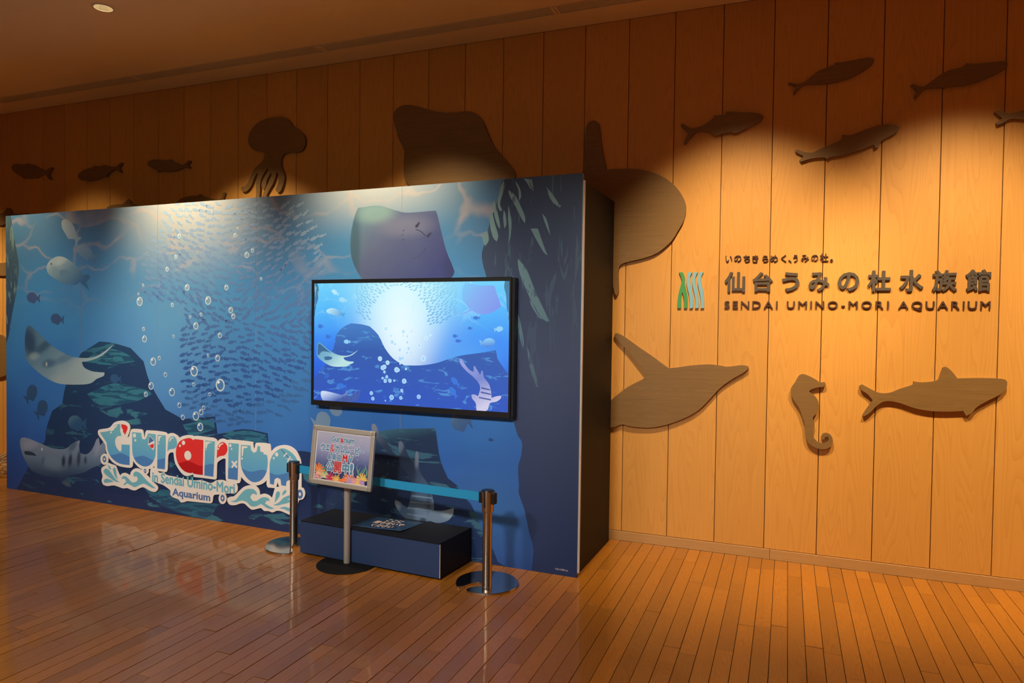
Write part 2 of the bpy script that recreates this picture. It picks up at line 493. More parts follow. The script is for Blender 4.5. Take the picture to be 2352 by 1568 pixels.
# floor boards
BW, BX0, BL = 0.0778, 0.03, 0.9
bmesh_board = bevel(boxm('floor_board', 0.0014, BW - 0.0014, -BL + 0.0011, -0.0011, -0.012, 0.0), 0.0006, 1)
bmesh_board.materials.append(M['floor'])
def seen(x, y):
    d = Vector((x, y, 0)) - CAM; z = d.dot(FW)
    if z < 0.3: return None
    px = 1176 + F_PX * d.dot(RT) / z; py = 784 - F_PX * d.dot(UP) / z
    return px, py, z
boards = []
rb = random.Random(21)
for j in range(int((RX0 - BX0) / BW) + 1, int((RX1 - BX0) / BW) - 1):
    x = BX0 + BW * j
    y = -0.007
    ln = 0.274 if j == 0 else 0.12 + 0.75 * rb.random()
    while y - ln > RY + 0.02:
        boards.append((x, y, ln, rb.gauss(0, 1), rb.gauss(0, 1), rb.random()))
        y -= ln; ln = BL
def weight(bd):
    x, y, ln = bd[0] + BW / 2, bd[1], bd[2]
    best = 0
    for t in (0.02, 0.25, 0.5, 0.75, 0.98):
        yy = y - ln * t
        s = seen(x, yy)
        if s and -10 < s[0] < 2362 and s[1] < 1580:
            if -6.35 < x < -1.16 and yy > -0.79: continue
            best += ln / s[2] ** 3
    return best
boards = sorted(((weight(bd), i, bd) for i, bd in enumerate(boards)), key=lambda q: (-q[0], q[1]))
rest_v = []; rest_f = []
for n_, (w_, i_, (x, y, ln, t1, t2, dz)) in enumerate(boards):
    tx, ty, z = 0.0011 * t1, 0.0035 * t2, -0.0005 * dz
    if n_ < 300 and w_ > 0:
        o = obj('floor_board', bmesh_board, None, floor)
        o.location = (x, y, z); o.scale = (1, ln / BL, 1)
        o.rotation_euler = (tx, ty, 0)
    else:
        b0 = len(rest_v)
        v, f = box_geo(x + 0.0014, x + BW - 0.0014, y - ln + 0.0011, y - 0.0011, z - 0.004, z)
        v = [(a, b, c + (0 if c < z - 0.001 else (a - x) * -ty + (b - y) * tx)) for a, b, c in v]
        rest_v += v; rest_f += [tuple(q + b0 for q in g) for g in f[1:]]
o = obj('floor_boards_beyond', mesh('floor_boards_beyond', rest_v, rest_f), M['floor'], floor)
o['kind'] = 'stuff'

# ceiling with a slot for the air diffuser and round openings for the downlights
SL0, SL1 = -0.365, -0.245
lamps = [(x, y) for x, y, *_ in WALL_LAMPS + HALL_LAMPS]
LR = 0.062
cv = []; cf = []
def quad(x0, x1, y0, y1, z):
    b = len(cv); cv.extend([(x0, y0, z), (x0, y1, z), (x1, y1, z), (x1, y0, z)]); cf.append((b, b + 1, b + 2, b + 3))
def holed(cx, cy, h):
    n = 32; b = len(cv)
    for i in range(n):
        a = 2 * math.pi * i / n; c, s = math.cos(a), math.sin(a)
        k = h / max(abs(c), abs(s))
        cv.extend([(cx + LR * c, cy + LR * s, CEIL), (cx + k * c, cy + k * s, CEIL)])
    for i in range(n):
        j = (i + 1) % n
        cf.append((b + 2 * i, b + 2 * j, b + 2 * j + 1, b + 2 * i + 1))
HB = 0.12
ys = sorted({y for _, y in lamps}, reverse=True)
ytop = SL0
quad(RX0, RX1, SL1, 0.0, CEIL)
for y in ys:
    quad(RX0, RX1, y + HB, ytop, CEIL)
    xs = sorted(x for x, yy in lamps if yy == y); xl = RX0
    for x in xs:
        quad(xl, x - HB, y - HB, y + HB, CEIL); holed(x, y, HB); xl = x + HB
    quad(xl, RX1, y - HB, y + HB, CEIL)
    ytop = y - HB
quad(RX0, RX1, RY, ytop, CEIL)
# slot sides and lid
b = len(cv)
cv += [(RX0, SL0, CEIL), (RX1, SL0, CEIL), (RX1, SL0, CEIL + 0.09), (RX0, SL0, CEIL + 0.09),
       (RX0, SL1, CEIL), (RX1, SL1, CEIL), (RX1, SL1, CEIL + 0.09), (RX0, SL1, CEIL + 0.09)]
cf += [(b, b + 1, b + 2, b + 3), (b + 5, b + 4, b + 7, b + 6), (b + 3, b + 2, b + 6, b + 7)]
b = len(cv)
v, f = box_geo(RX0 - 0.15, RX1 + 0.15, RY - 0.15, 0.16, CEIL + 0.25, CEIL + 0.35)
cv += v; cf += [tuple(q + b for q in g) for g in f]
ceiling = struct('ceiling', mesh('ceiling', cv, cf), M['ceil'])

# linear air diffusers in the slot
div = [-7.25, -5.36, -3.408, -1.50, 0.41]
for k in range(len(div) - 1):
    a, c = div[k] + 0.012, div[k + 1] - 0.012
    t = empty('air_diffuser', ((a + c) / 2, (SL0 + SL1) / 2, CEIL))
    hx = (c - a) / 2
    w = (SL1 - SL0) / 2
    for n_, y in (('frame_rail', -w + 0.004), ('frame_rail', w - 0.004)):
        obj(n_, boxm(n_, -hx, hx, y - 0.004, y + 0.004, -0.004, 0.03), M['slot'], t)
    for q in range(5):
        y = -w + 0.02 + q * 0.02
        obj('slat', boxm('slat', -hx, hx, y - 0.0075, y + 0.0075, -0.001, 0.02), M['slot'], t)
    for s in (-1, 1):
        obj('end_cap', boxm('end_cap', s * hx - 0.008, s * hx + 0.008, -w + 0.001, w - 0.001, -0.003, 0.034), M['ceil'], t)
    obj('throat', boxm('throat', -hx, hx, -w + 0.009, w - 0.009, 0.055, 0.06), M['slot_dark'], t)
    where = ['above the display wall\'s far end', 'above the jellyfish cutout', 'above the stingray cutout', 'above the ocean sunfish cutout'][k]
    tag(t, 'slatted linear air diffuser in the ceiling slot ' + where, 'air vent', 'air diffusers along the ceiling slot')

# ------------------------------------------------------------------ downlights
M['trim'] = mat('lamp_trim', (0.6, 0.5, 0.38), 0.5)
M['cone'] = mat('lamp_reflector', (0.9, 0.82, 0.66), 0.22, 0.85)
mt, nt, bs = nodes('lamp_glow')
bs.inputs['Emission Color'].default_value = (1.0, 0.86, 0.6, 1); bs.inputs['Emission Strength'].default_value = 14.0
M['glow'] = mt
ring_me = lathe('trim_ring', [(0.058, 0.0), (0.058, -0.004), (0.068, -0.004), (0.071, -0.001)], 32)
cone_me = lathe('reflector', [(0.059, -0.002), (0.056, 0.02), (0.046, 0.06), (0.034, 0.085)], 32)
bulb_me = lathe('lamp_lens', [(0.0005, 0.074), (0.02, 0.075), (0.03, 0.079), (0.034, 0.084)], 32)
for i, (x, y, pw, cone, aim) in enumerate(WALL_LAMPS + HALL_LAMPS):
    t = empty('downlight', (x, y, CEIL))
    obj('trim_ring', ring_me, M['trim'], t); obj('reflector', cone_me, M['cone'], t); obj('lamp_lens', bulb_me, M['glow'], t)
    ld = bpy.data.lights.new('downlight_beam', 'SPOT')
    ld.energy = pw; ld.color = LAMP_COL if i < len(WALL_LAMPS) else HALL_COL; ld.spot_size = math.radians(cone); ld.spot_blend = 1.0
    ld.shadow_soft_size = 0.05 if i < len(WALL_LAMPS) else (0.22 if y < -5 else 0.06)
    lo = bpy.data.objects.new('downlight_beam', ld); COL.objects.link(lo); lo.parent = t; lo.location = (0, 0, -0.01)
    lo.rotation_euler = (Vector(aim) - Vector((x, y, CEIL - 0.01))).to_track_quat('-Z', 'Y').to_euler()
    if x == -4.38:
        tag(t, 'lit recessed round downlight in the plaster ceiling above the jellyfish cutout', 'ceiling light', 'ceiling downlights')
    else:
        tag(t, 'recessed round downlight ' + LAMP_PLACE[i], 'ceiling light', 'ceiling downlights')

# ------------------------------------------------------------------ wall cutouts
Z2 = zoomed(1500, 90, 2.7606, on_wall, 0.022)
Z1 = zoomed(1300, 740, 2.2357, on_wall, 0.022)
Z7 = zoomed(1340, 240, 2.01, on_wall, 0.022)
Z5 = zoomed(540, 220, 3.36, on_wall, 0.022)
Z6 = zoomed(0, 340, 4.2, on_wall, 0.022)
Z0 = zoomed(0, 0, 1.0, on_wall, 0.022)
CUT = [
 ('fish_cutout', 'slim dark wooden fish cutout rising on the oak wall above the tagline lettering', 'wall cutout', Z2, [(855,283),(865,275),(915,283),(960,268),(1010,230),(1050,200),(1140,165),(1150,150),(1200,145),(1280,130),(1360,115),(1395,120),(1400,135),(1380,165),(1320,205),(1230,250),(1130,275),(1040,283),(965,285),(930,310),(890,352),(888,340),(905,300),(880,290)]),
 ('fish_cutout', 'dark wooden fish cutout with two low back fins, high above the word AQUARIUM', 'wall cutout', Z2, [(1635,290),(1645,283),(1705,300),(1740,285),(1800,240),(1840,215),(1880,195),(1960,175),(1985,150),(2030,155),(2140,145),(2230,138),(2250,150),(2240,180),(2180,215),(2080,260),(1980,290),(1870,300),(1850,310),(1830,305),(1730,312),(1700,335),(1665,377),(1655,368),(1672,325),(1640,300)]),
 ('fish_cutout', 'short wooden fish cutout with belly fins beside the ocean sunfish cutout', 'wall cutout', Z2, [(175,543),(190,535),(240,562),(300,552),(340,530),(378,500),(385,482),(450,478),(470,458),(560,462),(640,465),(690,480),(695,495),(670,525),(590,565),(540,590),(510,597),(495,588),(430,600),(390,613),(370,595),(330,585),(285,585),(250,610),(200,667),(195,655),(222,595),(180,555)]),
 ('fish_cutout', 'long wooden fish cutout directly over the tagline lettering, chin fin hanging down', 'wall cutout', Z2, [(902,705),(912,698),(960,715),(1010,718),(1060,695),(1130,665),(1190,635),(1200,605),(1260,605),(1350,570),(1430,545),(1500,538),(1555,548),(1560,565),(1530,600),(1455,640),(1430,680),(1410,690),(1400,668),(1320,700),(1200,735),(1120,748),(1100,765),(1085,750),(1010,755),(935,777),(928,768),(955,740),(905,715)]),
 ('fish_cutout', 'wooden fish cutout with wide forked tail, past the fish high above the word AQUARIUM', 'wall cutout', Z2, [(2165,463),(2180,455),(2225,460),(2270,468),(2352,450),(2440,425),(2560,420),(2640,440),(2600,480),(2480,515),(2352,508),(2270,505),(2220,530),(2180,545),(2175,530),(2215,500),(2180,475)]),
 ('fish_cutout', 'well lit wooden fish cutout with tall back fin beside the seahorse cutout', 'wall cutout', Z1, [(1508,325),(1520,318),(1570,345),(1610,362),(1660,362),(1720,340),(1780,320),(1785,303),(1830,308),(1905,298),(1925,260),(1935,232),(1955,230),(1985,255),(2010,288),(2120,286),(2240,290),(2266,305),(2262,335),(2230,370),(2170,400),(2110,435),(2085,465),(2055,480),(2040,455),(1960,458),(1870,455),(1790,440),(1700,410),(1640,405),(1600,425),(1560,465),(1530,483),(1525,472),(1575,400),(1550,370),(1515,345)]),
 ('seahorse_cutout', 'wooden seahorse cutout with curled tail on the oak wall', 'wall cutout', Z1, [(1195,275),(1215,266),(1240,272),(1280,292),(1305,308),(1328,306),(1334,318),(1325,330),(1290,335),(1260,345),(1248,356),(1275,375),(1295,405),(1297,440),(1285,470),(1268,490),(1275,520),(1268,560),(1275,595),(1295,615),(1320,622),(1340,615),(1350,600),(1345,588),(1330,590),(1328,600),(1315,602),(1310,590),(1320,572),(1340,568),(1360,580),(1370,605),(1362,635),(1335,650),(1300,650),(1265,635),(1240,610),(1228,570),(1225,520),(1215,490),(1198,440),(1170,400),(1155,365),(1158,335),(1175,310)]),
 ('dolphin_cutout', 'large wooden dolphin cutout diving out from behind the blue display wall', 'wall cutout', Z1, [(248,62),(262,56),(300,75),(370,125),(450,180),(510,225),(540,235),(640,222),(730,216),(790,222),(830,228),(900,220),(935,225),(938,238),(910,260),(860,288),(800,330),(760,370),(710,425),(660,465),(590,500),(500,530),(420,541),(330,535),(290,524),(250,537),(208,540),(150,555),(60,600),(-60,640),(-80,600),(0,540),(60,500),(130,470),(208,418),(260,375),(320,330),(405,285),(408,265),(380,225),(320,150),(260,85)]),
 ('sunfish_cutout', 'large wooden ocean sunfish cutout half hidden by the display wall corner', 'wall cutout', Z7, [(8,140),(15,95),(35,75),(55,75),(72,95),(80,160),(90,230),(105,300),(150,297),(240,297),(300,308),(350,325),(400,355),(440,395),(465,440),(473,480),(465,530),(435,585),(410,625),(380,655),(340,685),(290,705),(240,718),(190,730),(168,745),(160,780),(162,860),(155,882),(145,870),(130,810),(112,750),(90,720),(40,700),(-20,650),(-60,560),(-70,460),(-50,370),(-10,320),(5,300),(5,220)]),
 ('stingray_cutout', 'broad wooden stingray cutout rising above the display wall', 'wall cutout', Z5, [(1222,180),(1225,130),(1250,95),(1290,75),(1340,70),(1400,80),(1470,100),(1540,120),(1620,130),(1700,128),(1780,120),(1840,130),(1890,165),(1920,215),(1950,290),(1990,380),(2050,460),(2110,520),(2150,575),(2160,610),(2155,640),(2140,690),(2060,760),(1940,800),(1800,810),(1600,790),(1450,740),(1345,690),(1310,640),(1300,560),(1303,430),(1290,390),(1255,310)]),
 ('jellyfish_cutout', 'wooden jellyfish cutout with wavy tentacles above the display wall', 'wall cutout', Z5, [(100,350),(105,300),(125,260),(170,210),(230,180),(300,165),(370,165),(410,185),(450,235),(500,270),(530,300),(542,340),(535,390),(510,425),(470,435),(400,440),(365,465),(355,510),(360,550),(375,590),(382,630),(372,680),(350,735),(325,742),(312,725),(325,690),(335,650),(330,600),(322,590),(310,630),(290,680),(255,740),(230,800),(205,860),(185,850),(215,760),(240,700),(265,650),(282,600),(272,600),(245,650),(238,690),(222,728),(205,705),(205,670),(225,630),(258,560),(246,565),(210,620),(195,670),(192,730),(185,800),(180,860),(155,860),(162,730),(160,670),(175,600),(165,600),(145,640),(125,690),(95,730),(65,740),(45,725),(50,700),(75,695),(100,665),(120,615),(150,560),(195,520),(220,480),(228,435),(190,428),(150,420),(115,395)]),
 ('fish_cutout', 'deep bodied dark wooden fish cutout, farthest from the jellyfish in its row of three', 'wall cutout', Z6, [(108,190),(115,170),(150,152),(240,155),(265,147),(290,152),(330,165),(375,190),(420,210),(445,212),(470,195),(500,185),(502,195),(475,235),(470,250),(488,290),(485,305),(465,295),(440,250),(400,262),(360,278),(350,290),(335,282),(290,290),(240,288),(225,295),(210,280),(160,250),(125,220)]),
 ('fish_cutout', 'dark wooden fish cutout tilted nose down, middle one in the row of three', 'wall cutout', Z6, [(750,270),(765,240),(820,205),(890,185),(910,170),(960,175),(1010,162),(1060,175),(1110,180),(1140,160),(1160,140),(1177,140),(1170,165),(1150,185),(1165,220),(1170,240),(1155,235),(1120,210),(1090,215),(1050,240),(1025,275),(1005,275),(960,290),(890,312),(830,315),(770,300)]),
 ('fish_cutout', 'dark wooden fish cutout with small belly knob, next to the jellyfish cutout', 'wall cutout', Z6, [(1420,145),(1435,125),(1480,110),(1560,112),(1620,115),(1645,108),(1665,125),(1720,150),(1765,160),(1790,140),(1815,118),(1835,122),(1830,140),(1810,165),(1830,180),(1825,195),(1795,185),(1760,190),(1700,215),(1640,225),(1560,222),(1540,218),(1525,230),(1510,215),(1460,190),(1430,170)]),
 ('fish_cutout', 'dark wooden fish cutout crossing behind the far top corner of the display wall', 'wall cutout', Z6, [(-90,660),(-40,640),(0,628),(30,625),(50,600),(65,575),(85,578),(100,600),(130,630),(240,632),(265,625),(262,640),(200,660),(100,690),(60,725),(0,745),(-80,730)]),
 ('fish_cutout', 'dark wooden fish cutout with pointed back fin peeking over the display wall top', 'wall cutout', Z6, [(1025,575),(1060,555),(1120,542),(1180,538),(1215,510),(1232,490),(1255,510),(1275,535),(1350,550),(1450,565),(1490,553),(1490,570),(1450,610),(1300,640),(1150,640),(1050,610)]),
 ('fish_cutout', 'dark wooden fish cutout with upright tail peeking over the display wall near the jellyfish', 'wall cutout', Z6, [(1705,530),(1720,505),(1770,475),(1850,460),(1900,458),(1930,445),(1950,460),(2030,480),(2100,495),(2130,480),(2150,435),(2165,425),(2172,435),(2155,490),(2140,540),(2040,580),(1900,600),(1780,580)]),
 ('fish_cutout', 'small lit wooden cutout sliver beyond the far edge of the display wall', 'wall cutout', Z0, [(-50,625),(-20,608),(10,603),(30,604),(50,612),(42,625),(20,632),(0,633),(-30,630)]),
 ('turtle_cutout', 'rounded lit wooden cutout low on the wall beyond the display wall\'s far edge', 'wall cutout', Z0, [(-60,810),(-30,778),(0,768),(18,785),(30,815),(26,845),(10,863),(-20,866),(-50,850)]),
]
for name, label, cat, Zf, pts in CUT:
    o = prism(name, [smooth_outline(Zf(pts))], -0.022, -0.0003, M['cut'])
    tag(o, label, cat, 'wooden sea creature cutouts on the wall')

# ------------------------------------------------------------------ wall lettering
M['ink_dark'] = mat('letter_dark', (0.085, 0.062, 0.045), 0.5)
M['ink_brown'] = mat('letter_brown', (0.075, 0.030, 0.016), 0.5)
M['em_green'] = mat('emblem_green', (0.05, 0.27, 0.07), 0.45)
M['em_blue'] = mat('emblem_blue', (0.20, 0.42, 0.52), 0.45)
def W6(x, y): return on_wall(1500 + x / 2.7606, 540 + y / 2.7606, 0.015)
t = empty('name_lettering', (0.35, 0, 1.74))
tag(t, 'large dark raised Japanese lettering of the aquarium name on the oak wall', 'lettering')
for ch, a, c, tp, bt in [('仙',452,585,230,360),('台',630,760,232,358),('う',815,930,232,357),('み',985,1120,232,357),('の',1170,1310,232,355),('杜',1360,1512,222,357),('水',1562,1718,218,357),('族',1770,1932,218,358),('館',1982,2147,214,356)]:
    u0, v0 = W6(a, bt); u1, v1 = W6(c, tp)
    o = letters('character', ch, (u0 - 0.35, u1 - 0.35, v0 - 1.74, v1 - 1.74), -0.0125, M['ink_dark'], t, bold=0.028, depth=0.012)
t = empty('english_lettering', (0.35, 0, 1.65))
tag(t, 'dark brown raised capitals SENDAI UMINO-MORI AQUARIUM on the oak wall', 'lettering')
def spread(word, a, c, tp, bt):
    u0, v0 = W6(a, bt); u1, v1 = W6(c, tp)
    geo = [text_geo(ch, 0.007) for ch in word]
    capw = {ch: (g[3] - g[2]) for ch, g in zip(word, geo)}
    hcap = text_geo('M', 0.007); s = (v1 - v0) / (hcap[5] - hcap[4])
    ws = [capw[ch] * s * 1.18 for ch in word]
    gap = ((u1 - u0) - sum(ws)) / max(1, len(word) - 1)
    x = u0
    for ch, g, w in zip(word, geo, ws):
        lo = v0 + (g[4] - hcap[4]) * s; hi = v0 + (g[5] - hcap[4]) * s
        letters('letter', ch, (x - 0.35, x + w - 0.35, lo - 1.65, hi - 1.65), -0.0105, M['ink_brown'], t, bold=0.007, depth=0.010)
        x += w + gap
spread('SENDAI', 452, 790, 417, 463); spread('UMINO-MORI', 848, 1497, 417, 463); spread('AQUARIUM', 1557, 2143, 418, 466)
t = empty('tagline_lettering', (-0.1, 0, 1.93))
tag(t, 'small dark brown raised Japanese tagline above the aquarium name', 'lettering')
for ch, a, c, tp, bt in [('い',458,502,128,170),('の',513,560,126,168),('ち',572,615,124,170),('き',628,668,124,172),('ら',692,732,126,170),('め',742,792,124,170),('く',810,845,122,170),('、',858,878,154,172),('う',888,918,122,170),('み',938,990,122,168),('の',1002,1048,122,165),('杜',1058,1113,114,168),('。',1122,1142,150,168)]:
    u0, v0 = W6(a, bt); u1, v1 = W6(c, tp)
    letters('character', ch, (u0 + 0.1, u1 + 0.1, v0 - 1.93, v1 - 1.93), -0.0085, M['ink_brown'], t, bold=0.010, depth=0.008)
ZE = zoomed(1340, 500, 7.84, on_wall, 0.012)
t = empty('wave_emblem', (0, 0, 0))
tag(t, 'green and light blue wavy stripe emblem mounted beside the lettering', 'emblem')
prism('green_stroke', [smooth_outline(ZE([(1722,980),(1788,980),(1815,1045),(1825,1110),(1823,1180),(1845,1290),(1868,1400),(1874,1500),(1870,1626),(1812,1626),(1815,1500),(1800,1400),(1783,1335),(1765,1400),(1756,1500),(1757,1626),(1695,1626),(1697,1500),(1708,1400),(1735,1280),(1757,1200),(1768,1130),(1757,1060)]))], -0.012, -0.0003, M['em_green'], t)
for k in range(3):
    prism('blue_wave', [smooth_outline(ZE([(x + 100 * k, y) for x, y in [(1890,980),(1960,980),(1925,1050),(1918,1120),(1925,1200),(1950,1300),(1970,1430),(1974,1540),(1972,1626),(1912,1626),(1915,1520),(1905,1400),(1880,1290),(1862,1200),(1860,1120),(1870,1040)]]))], -0.012, -0.0003, M['em_blue'], t)

# ------------------------------------------------------------------ the display wall
pan = empty('display_wall', PAN_O, PAN_ANG)
tag(pan, 'long blue freestanding exhibition wall printed with an underwater scene', 'display wall')
PR = (-5.255, 0.012, 0.0, 2.4)
white_top = s2l((214, 216, 205))
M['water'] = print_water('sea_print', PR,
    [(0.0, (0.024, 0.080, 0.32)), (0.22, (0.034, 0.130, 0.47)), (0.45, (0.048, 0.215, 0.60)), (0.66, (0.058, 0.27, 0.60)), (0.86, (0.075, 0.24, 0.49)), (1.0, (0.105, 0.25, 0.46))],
    [(-3.35, 1.45, 1.25, 1.35, (0.16, 0.36, 0.55), 0.45), (-3.1, 2.42, 1.15, 0.75, (0.56, 0.545, 0.50), 0.78), (-1.45, 2.45, 1.0, 0.45, (0.52, 0.53, 0.50), 0.7), (-0.55, 0.35, 0.6, 0.5, (0.05, 0.17, 0.42), 0.6), (-2.3, 1.1, 0.8, 0.8, (0.05, 0.19, 0.44), 0.5)],  # upper cream glows carry lamplight on the panel top besides printed sun glow
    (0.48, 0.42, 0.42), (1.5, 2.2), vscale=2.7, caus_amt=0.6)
M['edge'] = mat('panel_edge_white', (0.62, 0.55, 0.5), 0.6)
M['seam'] = mat('panel_seam_grey', (0.30, 0.29, 0.30), 0.6)
M['side'] = mat('panel_side_black', (0.009, 0.007, 0.007), 0.6, spec=0.2)
seams = [PR[0], -4.30, -3.42, -2.44, -1.217, PR[1]]
for k in range(5):
    g = 0.0018
    me = boxm('board', seams[k] + (g if k else 0), seams[k + 1] - (g if k < 4 else 0), 0.0, 0.03, 0.0, 2.4)
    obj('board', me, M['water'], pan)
for k in range(1, 5):
    obj('seam', boxm('seam', seams[k] - 0.0015, seams[k] + 0.0015, 0.0008, 0.01, 0.0, 2.399), M['seam'], pan)
obj('edge_strip', boxm('edge_strip', 0.0125, 0.022, 0.012, 0.03, 0.025, 2.36), M['edge'], pan)
# side wall running back to the oak wall (built from its own corner so that it meets the wall)
sd = 0.822 / math.cos(PAN_ANG)
obj('side_panel', boxm('side_panel', -0.03, 0.004, 0.0305, sd - 0.035, 0.0, 2.365), M['side'], pan)
obj('far_side_panel', boxm('far_side_panel', PR[0] + 0.01, PR[0] + 0.045, 0.0305, 0.70, 0.0, 2.37), M['side'], pan)

P = lambda pts: [on_panel(x, y) for x, y in pts]
pz = lambda x0, y0, s: zoomed(x0, y0, s, on_panel)
ART = []        # (name, polys, depth rank) kept for reuse on the screen
def art(name, polys, rank, m, kind=None, rect=PR):
    polys = [clip(p, rect) for p in polys]
    return flat(name, [p for p in polys if len(p) > 2], -0.0001 * rank, m, pan, kind)

# rocks
c_ = lambda c: tuple(min(0.95, x * 1.32) for x in s2l(c))
rockR = P([(1172,405),(1150,440),(1140,470),(1125,510),(1118,545),(1107,580),(1110,610),(1118,640),(1125,700),(1140,780),(1160,880),(1178,960),(1189,999),(1199,1016),(1197,1046),(1190,1072),(1192,1113),(1192,1134),(1205,1172),(1215,1222),(1225,1263),(1218,1330),(1340,1345),(1360,380)])
M['rock_r'] = print_rock('cliff_print', (-0.5, 2.4), (-0.1, 0.0), [(0, c_((46, 64, 88))), (0.5, c_((60, 72, 102))), (1, c_((28, 44, 82)))], c_((92, 128, 138)), -0.28, (17, 1, 2.4), thr=0.575, amount=0.28, fade=((-0.12, 1.2), (-0.5, 1.7)))
art('cliff_print', [smooth_outline(rockR, 3)], 2, M['rock_r'])
M['cliff_hi'] = print_rock('cliff_highlight_print', (-0.6, 2.3), (-0.2, 1.0), [(0, c_((112, 148, 152))), (0.6, c_((90, 124, 138))), (1, c_((66, 82, 104)))], c_((62, 80, 98)), -0.3, (30, 1, 7), thr=0.58, amount=0.8)
for q in ([(935,180),(960,130),(972,180),(945,260),(928,330),(948,380),(930,392),(905,330)], [(1060,130),(1100,200),(1108,270),(1090,300),(1085,210),(1065,160)], [(1000,210),(1060,260),(1110,360),(1142,440),(1142,495),(1110,450),(1060,350),(1010,260)], [(870,330),(892,300),(902,380),(928,500),(930,540),(910,520),(880,430)], [(960,380),(975,420),(982,500),(965,540),(955,450)], [(1130,110),(1200,120),(1218,220),(1190,200),(1160,150)], [(840,430),(862,400),(884,500),(912,600),(900,650),(870,620),(845,530)], [(780,640),(800,570),(822,560),(832,640),(800,690)], [(1000,340),(1012,400),(1026,500),(1016,610),(1002,670),(1006,560),(996,450)], [(1080,800),(1150,880),(1200,1000),(1240,1100),(1350,1330),(1330,1340),(1250,1270),(1150,1060),(1090,900)], [(1190,540),(1252,540),(1300,680),(1335,770),(1300,740),(1230,620)], [(1060,1250),(1092,1300),(1132,1500),(1124,1580),(1080,1400)], [(1325,180),(1380,250),(1450,350),(1430,355),(1360,290)], [(1290,410),(1330,470),(1360,600),(1340,560),(1305,470)], [(1180,1150),(1240,1230),(1290,1320),(1260,1300),(1200,1210)], [(1160,1550),(1210,1700),(1260,1900),(1240,1900),(1180,1720)]):
    art('cliff_highlight_print', [smooth_outline(pz(900, 380, 3.7327)(q), 3)], 3, M['cliff_hi'])
rockL = P([(10,480),(24,494),(30,530),(37,570),(43,605),(42,640),(36,680),(28,720),(20,770),(10,800)])
M['rock_l'] = print_rock('edge_rock_print', (-5.3, 2.4), (-5.1, 1.3), [(0, c_((70, 96, 110))), (1, c_((40, 66, 104)))], c_((120, 150, 150)), 0.3, (30, 1, 5), amount=0.7)
art('edge_rock_print', [smooth_outline(rockL, 3)], 2, M['rock_l'])
reefA = P([(36,1128),(65,1073),(104,1011),(107,982),(120,943),(143,927),(153,878),(186,811),(228,784),(258,787),(300,799),(330,830),(345,880),(380,940),(420,962),(494,956),(500,998),(507,995),(560,985),(615,995),(618,1030),(650,1040),(690,1035),(725,1041),(742,1095),(800,1110),(860,1130),(870,1260),(600,1250),(300,1180)])
M['reef_a'] = print_rock('reef_print', (-4.2, 1.5), (-3.6, 0.05), [(0, c_((34, 74, 106))), (0.35, c_((32, 56, 92))), (1, c_((26, 44, 82)))], c_((60, 122, 138)), 0.16, (2.6, 1, 10), thr=0.60, amount=0.6, fade=((-5.4, 0.8), (-3.9, 0.9)))
art('reef_print', [smooth_outline(reefA, 3, 24)], 2, M['reef_a'])
reefB = P([(780,1300),(740,1160),(800,1090),(845,1040),(869,991),(903,985),(950,984),(1000,983),(1002,996),(1011,1054),(1029,1098),(1052,1116),(1055,1131),(1079,1154),(1090,1175),(1105,1210),(1108,1227),(1129,1254),(1143,1289),(1166,1304),(1160,1340)])
M['reef_b'] = print_rock('reef_far_print', (-1.2, 0.85), (-1.0, 0.1), [(0, c_((62, 104, 122))), (0.16, c_((34, 52, 80))), (1, c_((28, 46, 84)))], c_((64, 110, 128)), 0.1, (3, 1, 14), thr=0.57, amount=0.6)
art('reef_far_print', [smooth_outline(reefB, 3, 24)], 3, M['reef_b'])
# strata bands drawn lighter along the reef
for q in [[(200,905),(260,880),(330,893),(350,905),(300,925),(230,930)], [(190,830),(240,800),(290,812),(310,830),(250,838)], [(420,975),(490,960),(494,985),(440,1000)], [(510,1000),(560,988),(612,998),(614,1025),(560,1020)], [(330,1120),(420,1130),(500,1160),(470,1190),(380,1165)]]:
    art('strata_print', [smooth_outline(P(q), 3)], 4, M.setdefault('strata', print_rock('strata_print', (-4.2, 1.5), (-3.4, 0.0), [(0, c_((52, 112, 130))), (1, c_((40, 92, 118)))], c_((28, 58, 92)), 0.2, (4, 1, 30), thr=0.5, amount=0.8)))

def fish_shape(cx, cy, ln, ht, ang=0.0, flip=1):
    b = [(-0.5,0.02),(-0.46,0.2),(-0.34,0.4),(-0.12,0.5),(0.1,0.42),(0.25,0.2),(0.3,0.12),(0.42,0.34),(0.5,0.4),(0.44,0.0),(0.5,-0.36),(0.4,-0.3),(0.3,-0.1),(0.22,-0.22),(0.12,-0.4),(0.05,-0.5),(-0.1,-0.44),(-0.34,-0.36),(-0.46,-0.16)]
    c, s = math.cos(ang), math.sin(ang)
    return [(cx + (x * ln * flip) * c - y * ht * s, cy + (x * ln * flip) * s + y * ht * c) for x, y in b]

def fish_px(x, y, lpx, hpx, ang, flip=1):
    u, v = on_panel(x, y); u2, _ = on_panel(x + lpx, y); _, v2 = on_panel(x, y - hpx)
    return smooth_outline(fish_shape(u, v, abs(u2 - u), abs(v2 - v), math.radians(ang), flip), 3, 70)

def dual(name, c0, c1, p0, p1, wob=0.15):
    return print_grad(name, p0, p1, [(0, c0), (1, c1)], wobble=wob)
